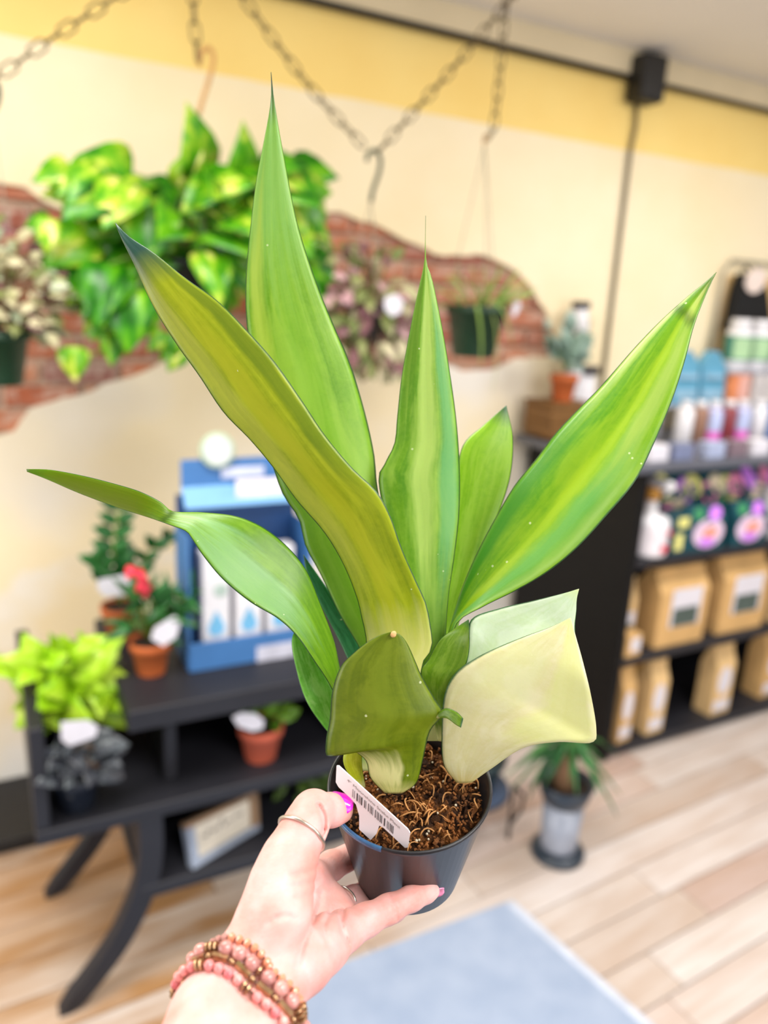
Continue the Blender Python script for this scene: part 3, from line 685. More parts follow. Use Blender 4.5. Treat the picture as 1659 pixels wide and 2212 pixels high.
# ---- hanging plants
def hanger_pot(name, label, cat, pot_px, rtop, h, mat, hook_px, hook_mat, hook_r, group, attach):
    """pot on three wire strands below a curved hook"""
    pc = Py(*pot_px, HY)                                   # centre of the pot mouth
    r = thing(name, label, cat, (pc.x, HY, pc.z - h), group)
    z0 = pc.z - h
    m_ = MB(); m_.lathe([(rtop * .68, 0), (rtop * .72, .004), (rtop * .95, h * .84), (rtop * 1.04, h * .85), (rtop * 1.04, h), (rtop * .96, h), (rtop * .94, h * .9)], (pc.x, HY, z0), 24, capt=False); m_.obj('pot', mat, r, True)
    m_ = MB(); m_.lathe([(.0005, h * .93), (rtop * .95, h * .92)], (pc.x, HY, z0), 20, capb=False, capt=False); m_.obj('soil', SOILD, r)
    if hook_px:
        pts = cat_rom([tuple(Py(x, y, HY)) for x, y in hook_px], 24)
        m_ = MB(); m_.tube([Vector(q) for q in pts], hook_r, 8); m_.obj('hook', hook_mat, r, True)
        e = Vector(pts[-1])
        for k in range(3):
            a = 2 * math.pi * k / 3 + .5
            m_ = MB(); m_.tube([e, (pc.x + rtop * math.cos(a), HY + rtop * math.sin(a), pc.z - .004)], .0014, 5); m_.obj('hanger_strand', WRS, r, True)
    return r, Vector((pc.x, HY, pc.z))
GP = plain('dark_green_pot', (26, 58, 36), .45); BP = plain('black_pot_plastic', (24, 26, 28), .4)
GRP = 'hanging plants along the wall'
# golden pothos
rg_ = random.Random(11)
VAR = leafmat('variegated_pothos_leaf', [(12, 66, 6), (34, 110, 8), (64, 142, 14), (104, 170, 20), (182, 204, 60), (238, 228, 150)], 3.6, .3)
pm = [leaf_mesh('pothos_leaf', VAR, HEART, f, d) for f, d in ((.3, .25), (.15, .4), (.4, .15))]
po, pc = hanger_pot('hanging_pothos', 'big golden variegated pothos hanging from a tan hook, largest hanging plant', 'plant', (425, 560), .085, .12, BP, [(430, 142), (436, 112), (452, 104), (461, 126), (452, 170), (438, 215), (430, 245)], plain('tan_hook', (190, 140, 80), .5), .0055, None, 0)
bush(po, pm, pc + Vector((0, 0, .02)), [(430, 400, 120, 35, 14, 105), (250, 390, 45, 40, 9, 105), (560, 395, 80, 40, 12, 100), (330, 450, 140, 55, 20, 110), (500, 460, 130, 65, 20, 110), (600, 450, 45, 70, 10, 95), (160, 520, 40, 30, 4, 95), (250, 540, 75, 60, 14, 108), (300, 620, 48, 40, 9, 104), (440, 530, 120, 50, 14, 112), (450, 575, 50, 25, 4, 100), (150, 385, 20, 20, 2, 70), (110, 480, 20, 20, 2, 65), (630, 510, 40, 90, 9, 90)], HY, rg_, .75, 1.9, GRS, .0022, .14)
vn = MB()
for pts, lv in (([(320, 640), (290, 700), (250, 735), (200, 765), (140, 772)], [(215, 705, 45), (235, 740, 60), (150, 768, 66)]), ([(390, 650), (370, 700), (378, 740), (392, 780)], [(350, 735, 50), (372, 742, 55), (385, 770, 50)]), ([(680, 560), (700, 600), (690, 640)], [(690, 600, 50), (700, 640, 46)])):
    q = [Py(x, y, HY - .06) for x, y in pts]; m_ = MB(); m_.tube([Vector(v) for v in cat_rom([tuple(v) for v in q], 20)], .0028, 6); m_.obj('vine', GRS, po, True)
    for (x, y, s_) in lv:
        put(rg_.choice(pm), Py(x + 8, y - s_ * .3, HY - .06), (rg_.uniform(-.9, .1), -.2, -.7), (rg_.uniform(-.3, .3), -1, .5), s_ * 2.1 / F_PX, po)
# tradescantia (two of them)
TR = [leafmat('tradescantia_cream', [(226, 214, 180), (196, 190, 150), (150, 150, 96)], 6, .5), leafmat('tradescantia_purple', [(96, 60, 66), (130, 84, 90), (160, 128, 110)], 6, .5), leafmat('tradescantia_green', [(92, 108, 52), (130, 140, 80), (176, 176, 120)], 6, .5), leafmat('tradescantia_pink', [(222, 186, 186), (200, 156, 160), (160, 110, 110)], 6, .5)]
tm = [leaf_mesh('tradescantia_leaf', m, OVAL, .3, .3) for m in TR] + [leaf_mesh('tradescantia_leaf', TR[1], OVAL, .2, .5), leaf_mesh('tradescantia_leaf', TR[2], OVAL, .2, .5)]
rg_ = random.Random(21)
tr, pc = hanger_pot('hanging_tradescantia', 'purple and cream tradescantia hanging under the dark green hook of the V chain', 'plant', (795, 660), .07, .10, BP, [(792, 348), (797, 330), (812, 326), (822, 345), (818, 375), (806, 410), (801, 436)], plain('green_hook', (40, 62, 44), .45), .006, None, 0)
bush(tr, tm, pc, [(790, 650, 95, 60, 60, 44), (800, 730, 90, 65, 66, 44), (740, 640, 50, 60, 24, 42), (860, 680, 38, 60, 26, 40), (780, 560, 85, 40, 22, 32), (820, 780, 60, 25, 14, 40)], HY - .02, rg_, .3, 1.0, BRS, .0016, .12)
for (x, y) in ((735, 540), (765, 530), (820, 535), (850, 545)):
    m_ = MB(); m_.tube([pc, (pc + Py(x, y, HY)) / 2 + Vector((0, -.02, .03)), Py(x, y, HY)], .0022, 5); m_.obj('stem', GRS, tr, True)
def card(name, label, cat, pix, Y, mat=None, th=.0015, par=None):
    q = [Py(x, y, Y) for x, y in pix]; m_ = MB(); n = len(q); b = [v + Vector((0, th, 0)) for v in q]
    m_.add(q + b, [tuple(range(n - 1, -1, -1)), tuple(range(n, 2 * n))] + [(i, (i + 1) % n, n + (i + 1) % n, n + i) for i in range(n)])
    o = m_.obj(name, mat or PAPER, par); 
    if label: tag(o, label, cat)
    return o
card('plant_tag', 'white plant tag stuck in the purple and cream tradescantia', 'tag', [(832, 642), (858, 636), (872, 652), (866, 676), (846, 684), (830, 666)], HY - .16)
rg_ = random.Random(31)
tr2, pc = hanger_pot('hanging_tradescantia', 'cream and green tradescantia in a dark green pot at the left photo edge', 'plant', (-12, 714), .075, .125, GP, [(-30, 205), (-24, 180), (-6, 182), (-4, 215), (-18, 250)], plain('green_hook', (40, 62, 44), .45), .006, None, 0)
tm2 = [leaf_mesh('tradescantia_leaf', m, OVAL, .3, .3) for m in (TR[0], TR[0], TR[2], TR[1])] + [leaf_mesh('tradescantia_leaf', leafmat('tradescantia_sage', [(120, 150, 110), (170, 180, 150), (208, 206, 176)], 6, .5), OVAL, .3, .3)]
bush(tr2, tm2, pc, [(40, 640, 90, 70, 60, 34), (20, 560, 60, 60, 34, 34), (110, 620, 45, 60, 24, 32), (60, 700, 70, 25, 22, 34), (-60, 620, 60, 90, 20, 36)], HY - .02, rg_, .3, 1.0, BRS, .0016, .12)
# small spider plant
rg_ = random.Random(41)
SPL = leafmat('spider_leaf', [(92, 130, 50), (140, 170, 80), (196, 206, 130)], 5, .45)
sm = [leaf_mesh('spider_leaf', SPL, STRAP, .5, d) for d in (.3, .7, .1)]
sp, pc = hanger_pot('hanging_spider_plant', 'small spider plant in a square-shouldered dark green pot at right end of the bricks', 'plant', (1030, 660), .092, .155, GP, None, None, 0, None, 0)
for k in range(3):
    a = 2 * math.pi * k / 3 + .6; e = Py(1047, 312, HY)
    m_ = MB(); m_.tube([e, (pc.x + .092 * math.cos(a), HY + .092 * math.sin(a), pc.z)], .0014, 5); m_.obj('hanger_strand', WRS, sp, True)
m_ = MB(); m_.tube([Vector(v) for v in cat_rom([tuple(Py(x, y, HY)) for x, y in ((1052, 306), (1058, 296), (1050, 292), (1045, 302), (1047, 316))], 14)], .003, 6); m_.obj('hook', plain('tan_hook', (190, 140, 80), .5), sp, True)
for i in range(34):
    a = rg_.uniform(0, 6.28); p0 = pc + Vector((.04 * math.cos(a), .04 * math.sin(a), -.01))
    put(rg_.choice(sm), p0, (math.cos(a) * .9 + rg_.uniform(-.4, .4), math.sin(a) * .8, rg_.uniform(.3, 1.3)), (-math.cos(a) * .6, -1, .8), rg_.uniform(.09, .17), sp)
def strapleaf(pix, Y, w0, mat, parent, name='leaf'):
    q = cat_rom([tuple(Py(x, y, Y)) for x, y in pix], 14); n = len(q)
    rad = [w0 * (1 - .85 * (i / (n - 1)) ** 2) for i in range(n)]
    m_ = MB(); m_.tube([Vector(v) for v in q], rad, 6, flat=.25); return m_.obj(name, mat, parent, True)
for pix, w_ in (([(1030, 660), (1036, 690), (1040, 740), (1038, 795)], .014), ([(1065, 650), (1085, 670), (1100, 710), (1108, 750)], .009), ([(1060, 655), (1072, 720), (1070, 800), (1062, 850)], .006), ([(1000, 650), (985, 600), (992, 560)], .005), ([(1050, 650), (1075, 600), (1105, 575)], .005)):
    strapleaf(pix, HY - .09 if w_ > .005 else HY, w_, SPL, sp)
card('plant_tag', 'white plant tag leaning out of the dark green spider plant pot', 'tag', [(1110, 656), (1121, 650), (1126, 660), (1113, 684), (1106, 680)], HY - .05)

# ---- plants on the left shelf
def clay_pot(name, label, cat, x, y, z, r, h, mat, group=None):
    t_ = thing(name, label, cat, (x, y, z), group)
    m_ = MB(); m_.lathe([(r * .68, 0), (r * .7, .003), (r * .92, h * .74), (r * 1.02, h * .75), (r * 1.04, h), (r * .95, h), (r * .93, h * .88)], (x, y, z), 24, capt=False); m_.obj('pot', mat, t_, True)
    m_ = MB(); m_.lathe([(.0005, h * .9), (r * .94, h * .89)], (x, y, z), 20, capb=False, capt=False); m_.obj('soil', SOILD, t_)
    return t_, Vector((x, y, z + h))
TC = plain('terracotta', (190, 96, 44), .75, var=.12, scale=18); TC2 = plain('terracotta_pink', (196, 92, 66), .75, var=.1, scale=18)
ZT = .735 + .0005
def sprig(parent, mesh, pix, Y, n, size, rng, smat=GRS, spread=1.0):
    q = cat_rom([tuple(Py(x, y, Y)) for x, y in pix], n + 2)
    m_ = MB(); m_.tube([Vector(v) for v in q], .0022, 5); m_.obj('stem', smat, parent, True)
    for i in range(1, n + 2):
        d = Vector(q[i]) - Vector(q[i - 1])
        for s_ in (-1, 1):
            put(mesh, Vector(q[i]), d.normalized() * .6 + Vector((s_ * spread, -.3, .1)), (0, -1, .6), size * rng.uniform(.85, 1.15), parent)
rg_ = random.Random(51)
DG = leafmat('glossy_dark_leaf', [(20, 62, 24), (34, 92, 38), (60, 120, 60)], 5, .25)
zm = leaf_mesh('zz_leaf', DG, OVAL, .3, .2); lm = leaf_mesh('lance_leaf', DG, LANCE, .3, .4)
b1, pc = clay_pot('potted_zz_plant', 'dark green upright plant in the rear terracotta pot on the top shelf', 'plant', .275, 1.90, ZT, .05, .085, TC, 'small potted plants on the left shelf')
sprig(b1, zm, [(258, 1300), (252, 1240), (244, 1180), (252, 1130), (256, 1100)], 1.88, 6, .05, rg_)
sprig(b1, zm, [(262, 1300), (300, 1230), (330, 1185), (360, 1165)], 1.88, 4, .048, rg_, spread=.6)
sprig(b1, zm, [(255, 1300), (225, 1240), (205, 1215)], 1.88, 3, .045, rg_, spread=.5)
bush(b1, [zm], pc, [(250, 1225, 34, 18, 5, 46)], 1.88, rg_, .1, 1, GRS, .002, .05)
card('plant_tag', 'white plant tag in the rear terracotta pot on the top shelf', 'tag', [(212, 1252), (270, 1242), (282, 1258), (274, 1286), (226, 1288), (210, 1272)], 1.80)
b2, pc = clay_pot('potted_anthurium', 'small plant with red blooms in the front terracotta pot on the top shelf', 'plant', .302, 1.675, ZT, .046, .082, TC, 'small potted plants on the left shelf')
bush(b2, [lm], pc, [(335, 1300, 55, 40, 22, 60), (360, 1305, 50, 30, 12, 58), (320, 1350, 45, 30, 10, 52), (275, 1355, 20, 10, 3, 44)], 1.67, rg_, .25, 1, GRS, .0018, .07)
RD = leafmat('red_bloom', [(206, 20, 46), (232, 44, 70), (244, 96, 110)], 5, .35); rm = leaf_mesh('bloom_petal', RD, HEART, .2, .2)
for (x, y, s_, dx) in ((288, 1224, 26, -.3), (294, 1234, 24, .4), (296, 1256, 32, .8), (316, 1268, 30, -.8), (298, 1268, 26, .3)):
    put(rm, Py(x, y, 1.63), (dx, -.3, -.4), (.1, -1, .5), s_ * 1.95 / F_PX, b2, 'red_bloom')
card('plant_tag', 'white plant tag leaning over the front terracotta pot on the top shelf', 'tag', [(378, 1330), (390, 1345), (380, 1378), (352, 1396), (326, 1380), (334, 1356)], 1.60)
b3, pc = clay_pot('potted_succulent', 'green succulent in a terracotta pot standing alone in the dark shelf bay', 'plant', .545, 1.60, .4955, .054, .092, TC2, 'small potted plants on the left shelf')
SUC = leafmat('succulent_leaf', [(60, 96, 16), (96, 140, 30), (140, 180, 60)], 4, .35); su = leaf_mesh('succulent_leaf', SUC, OVAL, .15, .1, .05)
bush(b3, [su], pc, [(570, 1530, 42, 24, 26, 34), (590, 1545, 22, 20, 8, 40)], 1.60, rg_, -.2, .8, None, .002, .045, pc.z - .005)
card('plant_tag', 'oval cream plant tag on the front of the succulent terracotta pot', 'tag', [(502, 1550), (520, 1540), (552, 1542), (570, 1556), (568, 1574), (545, 1580), (515, 1570)], 1.535)
b4, pc = clay_pot('potted_neon_pothos', 'bright lime pothos in a black pot at the left end of the shelf', 'plant', .105, 1.745, .4955, .065, .16, BP, 'small potted plants on the left shelf')
NE = leafmat('neon_leaf', [(120, 176, 10), (166, 212, 30), (206, 234, 90)], 3, .35); nm = [leaf_mesh('neon_leaf', NE, HEART, f, d) for f, d in ((.3, .3), (.15, .5))]
bush(b4, nm, pc, [(130, 1460, 80, 40, 20, 78), (130, 1510, 60, 35, 16, 72), (200, 1480, 50, 35, 10, 70), (60, 1440, 35, 12, 3, 70), (222, 1505, 25, 22, 5, 62), (140, 1430, 60, 20, 6, 58)], 1.73, rg_, .3, 1, GRS, .002, .08)
b5, pc = clay_pot('potted_dark_begonia', 'plant with blackish silver leaves in a black pot at the front left of the shelf', 'plant', .118, 1.575, .4955, .052, .09, plain('blue_black_pot', (26, 32, 44), .4), 'small potted plants on the left shelf')
BG = leafmat('dark_silver_leaf', [(38, 36, 44), (62, 66, 74), (120, 128, 130)], 5, .4); bm = leaf_mesh('begonia_leaf', BG, HEART, .2, .3)
bush(b5, [bm], pc, [(175, 1640, 52, 32, 22, 46), (185, 1612, 45, 22, 10, 44), (150, 1675, 25, 14, 5, 42), (212, 1650, 20, 26, 5, 42)], 1.56, rg_, .2, 1, BRS, .0018, .05)
card('plant_tag', 'white plant tag between the lime pothos and the dark leaved plant', 'tag', [(132, 1560), (190, 1556), (212, 1570), (206, 1592), (150, 1612), (132, 1598)], 1.515)
b6, pc = clay_pot('potted_fern', 'dim green plant on the lowest shelf half hidden behind the thumb', 'plant', .66, 1.72, .2855, .045, .07, BP, 'small potted plants on the left shelf')
bush(b6, [leaf_mesh('fern_leaf', leafmat('olive_leaf', [(56, 80, 24), (84, 110, 40), (120, 150, 80)], 5), OVAL, .2, .3)], pc, [(660, 1690, 50, 32, 26, 36)], 1.70, rg_, .1, 1, GRS, .0015, .06)
# plant in the tall planter
SG = leafmat('sage_leaf', [(84, 112, 96), (130, 156, 140), (176, 196, 186)], 4, .5); sgm = leaf_mesh('sage_leaf', SG, OVAL, .2, .3)
q = Pz(1226, 857, CR_TOP)
b9, pc = clay_pot('potted_peperomia', 'grey-green plant in a terracotta pot standing on the dark wooden crate', 'plant', 1.957, 2.285, CR_TOP + .0005, .052, .1, TC)
bush(b9, [sgm], pc + Vector((0, 0, .01)), [(1228, 765, 32, 24, 16, 44), (1240, 738, 26, 22, 7, 42), (1205, 770, 14, 14, 4, 40), (1185, 720, 14, 10, 2, 30)], 2.285, rg_, -.1, 1, GRS, .002, .05)
b7 = thing('potted_dracaena', 'strappy green plant growing from the slim grey planter on the floor', 'plant', (ux, uy, .235))
m_ = MB(); m_.tube([(ux - .01, uy, .236), (ux - .005, uy + .005, .33), (ux - .012, uy, .42)], [.032, .03, .022], 8); m_.obj('trunk', plain('brown_trunk', (150, 112, 80), .8, bump=.4), b7, True)
DR = leafmat('dracaena_leaf', [(22, 66, 34), (40, 100, 48), (80, 136, 70)], 4, .4); dm = [leaf_mesh('dracaena_leaf', DR, [(0, .03), (.2, .06), (.6, .055), (.9, .02), (1, .003)], .3, d) for d in (.5, .9)]
for i in range(30):
    a = rg_.uniform(0, 6.28); p0 = Vector((ux - .012, uy, rg_.uniform(.36, .43)))
    put(rg_.choice(dm), p0, (math.cos(a), math.sin(a), rg_.uniform(-.3, .7)), (0, 0, 1), rg_.uniform(.10, .17), b7)
p8, pc = clay_pot('low_green_pot', 'dark teal pot on the black plant stand beside the pale leaf', 'pot', 1.26, 1.69, .1625, .10, .12, plain('dark_teal_pot', (16, 44, 50), .35))
bush(p8, [zm], pc, [(1130, 1560, 60, 30, 14, 60)], 1.69, rg_, .0, 1, GRS, .002, .06)

# ---- blue display box and framed sign on the left shelf
BLU = plain('blue_card', (66, 118, 178), .5, var=.05); BLU2 = plain('light_blue_card', (120, 172, 220), .5, var=.05); BLU3 = plain('deep_blue_card', (20, 66, 120), .5)
db = thing('display_box', 'blue cardboard counter display holding white boxes on the top shelf', 'display', (.52, 1.72, ZT))
dx0, dx1, dy0, dy1 = .385, .68, 1.64, 1.76
for (c_, s_, n) in ((((dx0 + dx1) / 2, dy0, ZT + .035), (dx1 - dx0, .006, .07), 'front_lip'), ((dx0, (dy0 + dy1) / 2, ZT + .165), (.006, dy1 - dy0, .33), 'side_panel'), ((dx1, (dy0 + dy1) / 2, ZT + .165), (.006, dy1 - dy0, .33), 'side_panel'), (((dx0 + dx1) / 2, dy1, ZT + .2), (dx1 - dx0, .006, .4), 'back_panel'), (((dx0 + dx1) / 2, (dy0 + dy1) / 2, ZT + .004), (dx1 - dx0, dy1 - dy0, .006), 'base_panel')):
    m_ = MB(); m_.bbox(c_, s_, .001); m_.obj(n, BLU if n != 'back_panel' else BLU3, db)
q = Py(404, 1100, dy0 + .02); q2 = Py(404, 984, dy1 - .01); q3 = Py(404, 1052, dy0 + .06)
m_ = MB(); m_.add([(dx0, dy0 + .02, q.z), (dx1, dy0 + .02, q.z), (dx1, dy0 + .06, q3.z), (dx0, dy0 + .06, q3.z), (dx0, dy0 + .026, q.z), (dx1, dy0 + .026, q.z), (dx1, dy0 + .066, q3.z), (dx0, dy0 + .066, q3.z)], [(0, 1, 2, 3), (7, 6, 5, 4), (0, 4, 5, 1), (1, 5, 6, 2), (2, 6, 7, 3), (3, 7, 4, 0)])
hd = m_.obj('sloping_header', BLU2, db)
m_ = MB(); m_.bbox(((dx0 + dx1) / 2, dy0 + .063, (q3.z + q2.z) / 2), (dx1 - dx0, .006, q2.z - q3.z), .001); hb = m_.obj('header_card', BLU, db)
def onp(x0, y0, x1, y1, Y, mat, name, par, th=.002):
    a, b = Py(x0, y0, Y), Py(x1, y1, Y); m_ = MB(); m_.bbox(((a.x + b.x) / 2, Y, (a.z + b.z) / 2), (abs(b.x - a.x), th, abs(a.z - b.z)), .0005); return m_.obj(name, mat, par)
onp(478, 1010, 570, 1028, dy0 + .058, plain('pale_blue_print', (206, 212, 236), .6), 'header_print', hb)
onp(510, 1036, 640, 1066, dy0 + .036, plain('cream_label', (236, 230, 236), .6), 'header_label', hd, .004)
onp(555, 1398, 650, 1428, dy0 - .004, plain('pale_label_front', (206, 206, 222), .6), 'price_label', db)
for k, (x, lb) in enumerate(((.455, 'white box with a blue drop print in the blue display, left one'), (.535, 'white box with a blue drop print in the blue display, middle one'), (.615, 'white box with a blue drop print in the blue display, right one'))):
    b = thing('white_product_box', lb, 'box', (x, 1.69, ZT + .008), 'white boxes in the blue display')
    m_ = MB(); m_.bbox((x, 1.69, ZT + .008 + .135), (.066, .045, .27), .002); bb = m_.obj('box_body', WHITE, b)
    drop = [(.02 * math.cos(a), .02 * math.sin(a)) for a in np.linspace(R(150), R(390), 12)] + [(0, .045)]
    m_ = MB(); m_.prism(drop, lambda u, c, t: (x + u, t, ZT + .09 + c), 1.666, 1.6672); m_.obj('drop_print', plain('light_blue_ink', (120, 190, 230), .5), b)
    m_ = MB(); m_.lathe([(.017, 0), (.017, .0015)], (x + .01, 1.6672, ZT + .185), 16, (0, -1, 0)); m_.obj('round_print', plain('lilac_print', (170, 150, 226), .5) if k else plain('sage_print', (180, 200, 190), .5), b)
bd = Py(466, 970, 1.705)
m_ = MB(); m_.lathe([(.035, -.004), (.041, -.002), (.041, .002), (.035, .004)], (bd.x, 1.692, bd.z), 28, (0, -1, .1)); o = m_.obj('round_badge', plain('sage_green_rim', (170, 188, 160), .4), db, False, 'round white badge with a sage green rim')
m_ = MB(); m_.lathe([(.032, .004), (.032, .006)], (bd.x, 1.692, bd.z), 28, (0, -1, .1)); m_.obj('badge_face', plain('badge_white', (204, 210, 212), .5), o)
fr = thing('framed_sign', 'wood-framed cream sign leaning on the lowest left shelf', 'sign', (.44, 1.56, .285))
fp = [Py(398, 1780, 1.56), Py(415, 1880, 1.525), Py(558, 1792, 1.60), Py(553, 1706, 1.635)]
fp[1].z = .2862; fp[2].z = .2862
A, B_, Cc, D_ = fp
nrm = (Cc - B_).cross(A - B_).normalized()
def fpt(u, v): return B_.lerp(Cc, u).lerp(A.lerp(D_, u), v)
def slab(u0, u1, v0, v1, t0, t1, mat, name, par):
    q = [fpt(u0, v0), fpt(u1, v0), fpt(u1, v1), fpt(u0, v1)]; m_ = MB(); m_.add([p_ + nrm * t0 for p_ in q] + [p_ + nrm * t1 for p_ in q], [(3, 2, 1, 0), (4, 5, 6, 7), (0, 1, 5, 4), (1, 2, 6, 5), (2, 3, 7, 6), (3, 0, 4, 7)]); return m_.obj(name, mat, par)
if nrm.y > 0: nrm = -nrm
WF = plain('weathered_frame_wood', (150, 120, 92), .7, bump=.2); WF2 = plain('grey_painted_frame', (150, 160, 178), .6)
pn = slab(.06, .94, .1, .9, -.012, -.004, plain('cream_sign_panel', (224, 214, 196), .6), 'panel', fr)
slab(0, 1, .88, 1, -.016, .006, WF, 'frame_rail', fr); slab(0, 1, 0, .14, -.016, .006, WF2, 'frame_rail', fr); slab(0, .1, .14, .88, -.016, .006, WF2, 'frame_rail', fr); slab(.9, 1, .14, .88, -.016, .006, WF, 'frame_rail', fr)
INK = plain('grey_script_ink', (120, 112, 108), .7)
m_ = MB()
for seg in ([(.2, .55), (.27, .5), (.3, .6), (.36, .52), (.4, .58)], [(.42, .5), (.5, .72), (.52, .5), (.58, .6), (.62, .54)], [(.66, .55), (.7, .62), (.76, .56), (.8, .62)]):
    m_.tube([Vector(fpt(u, v)) - nrm * .003 for u, v in seg], .0022, 5)
m_.obj('painted_script', INK, pn, True)

# ================================================================== HERO : SNAKE PLANT
def Cm(v): return Vector(EYE + M3 @ np.array(v, float))          # camera-frame metres -> world
TH = R(28)
AX = np.array([0.0, -math.cos(TH), -math.sin(TH)])              # pot axis in the camera frame
V2 = np.array([0.0, math.sin(TH), -math.cos(TH)]); U2 = np.array([1.0, 0, 0])
RIMC = np.array([(885 - CX) / F_PX * .38, (1690 - CY) / F_PX * .38, .38])
RR, RB, PH = .0408, .0272, .0645
BASEC = RIMC - AX * PH + np.array([-.0004, 0, 0])
axw = Vector(M3 @ AX)
hero = thing('snake_plant', 'large pale green snake plant in a small black nursery pot held up by the hand', 'plant', Cm(BASEC))
def potring(r, t, n=64, c0=None):                               # t along the axis from base (0) to rim (1)
    c = BASEC + (RIMC - BASEC) * t
    return [Cm(c + r * (math.cos(a) * U2 + math.sin(a) * V2)) for a in np.linspace(0, 2 * math.pi, n, endpoint=False)]
prof = [(.002, .02), (RB * .86, .02), (RB * .88, 0), (RB * .97, .0), (RB, .02), (RR * .972, .945), (RR * .99, .95), (RR * 1.0, .985), (RR * .995, 1.0), (RR * .97, 1.0), (RR * .955, .98), (RR * .93, .92), (RR * .87, .74), (RR * .6, .6)]
vs = []; n = 64
for r, t in prof: vs += potring(r, t, n)
fs = [(i * n + k, i * n + (k + 1) % n, (i + 1) * n + (k + 1) % n, (i + 1) * n + k) for i in range(len(prof) - 1) for k in range(n)]
fs = [f[::-1] for f in fs] if False else fs
m_ = MB(); m_.add(vs, fs); pot = m_.obj('pot', plain('black_nursery_plastic', (34, 33, 37), .34, var=.08), hero, True)
# blue reflection painted as a strip on the rim under the tag
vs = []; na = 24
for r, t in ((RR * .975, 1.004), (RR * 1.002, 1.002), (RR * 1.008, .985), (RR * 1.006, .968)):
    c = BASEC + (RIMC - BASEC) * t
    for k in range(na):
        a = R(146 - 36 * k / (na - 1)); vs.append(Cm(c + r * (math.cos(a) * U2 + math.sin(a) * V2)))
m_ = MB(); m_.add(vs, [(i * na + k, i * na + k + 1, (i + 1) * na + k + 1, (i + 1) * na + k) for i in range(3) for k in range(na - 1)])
m_.obj('rim_reflection', plain('blue_reflection_tint', (58, 104, 148), .25, var=.25, scale=120), hero, True, 'painted blue reflection strip on the rim under the tag')
# soil
rng = random.Random(77)
t = NT('potting_soil'); v = t.coord()
t.base(t.mix(t.ramp(t.noise(v, 90, 2), [(.42, 0.0), (.6, 1.0)]), lin((52, 34, 24)), t.ramp(t.noise(v, 420, 3), [(.35, lin((74, 46, 26))), (.65, lin((146, 92, 42)))])))
t.set(rough=.95, spec=.2); t.bump(t.noise(v, 700, 4), 1.0, .002); M_SOIL = t.m
NR, NA = 22, 72; vs = [];
SOIL_T = .83
for i in range(NR + 1):
    r = RR * .895 * i / NR
    for k in range(NA):
        a = 2 * math.pi * k / NA
        hgt = .0022 * math.sin(r * 900 + 3 * a) * math.sin(5 * a + r * 500) + rng.uniform(-.0014, .0014) + (.002 if i < NR * .7 else -.001)
        vs.append(Cm(BASEC + (RIMC - BASEC) * SOIL_T + r * (math.cos(a) * U2 + math.sin(a) * V2) + AX * hgt))
fs = [(i * NA + k, i * NA + (k + 1) % NA, (i + 1) * NA + (k + 1) % NA, (i + 1) * NA + k) for i in range(NR) for k in range(NA)]
m_ = MB(); m_.add(vs, fs); m_.obj('soil', M_SOIL, hero)
def soilpt(r, a, h=0): return BASEC + (RIMC - BASEC) * SOIL_T + r * (math.cos(a) * U2 + math.sin(a) * V2) + AX * h
fib = MB(); bark = MB(); perl = MB()
for i in range(70):
    r = RR * .9 * math.sqrt(rng.random()); a = rng.uniform(-1.2, 2.2) if i % 3 else rng.uniform(0, 6.28); L = rng.uniform(.003, .011); d = rng.uniform(0, 6.28); cv = rng.uniform(-1.6, 1.6)
    p0 = soilpt(r, a, .002); pts = []
    x = y = 0
    for k in range(6):
        q = p0 + x * U2 + y * V2 + AX * (.0022 * math.sin(k / 5 * 3.14) + .001)
        rel = q - (BASEC + (RIMC - BASEC) * SOIL_T); rad = np.linalg.norm(rel - AX * (rel @ AX))
        if rad < RR * .87: pts.append(Cm(q))
        x += L / 5 * math.cos(d); y += L / 5 * math.sin(d); d += cv / 5
    if len(pts) > 2: fib.tube(pts, rng.uniform(.00022, .00052), 5)
for i in range(900):
    r = RR * .87 * math.sqrt(rng.random()); a = rng.uniform(0, 6.28)
    rot = Matrix.Rotation(rng.uniform(0, 3), 3, Vector((rng.uniform(-1, 1), rng.uniform(-1, 1), rng.uniform(-1, 1))).normalized())
    bark.box(Cm(soilpt(r, a, rng.uniform(.001, .003))), ((rng.uniform(.0008, .0022), rng.uniform(.0006, .0014), rng.uniform(.0005, .001)) if i > 60 else (rng.uniform(.002, .006), rng.uniform(.001, .0024), rng.uniform(.0006, .0016))), rot, .8)
for i in range(26):
    r = RR * .85 * math.sqrt(rng.random()); a = rng.uniform(0, 6.28); perl.ball(Cm(soilpt(r, a, .003)), rng.uniform(.0005, .0011), 6, 4)
fib.obj('coir_fibre', plain('coir', (190, 136, 80), .8, var=.3, scale=200), hero, True, kind='stuff')
bark.obj('bark_chip', plain('bark', (128, 78, 34), .9, var=.6, scale=90), hero, kind='stuff')
perl.obj('perlite', plain('perlite', (206, 194, 170), .9), hero, True, kind='stuff')
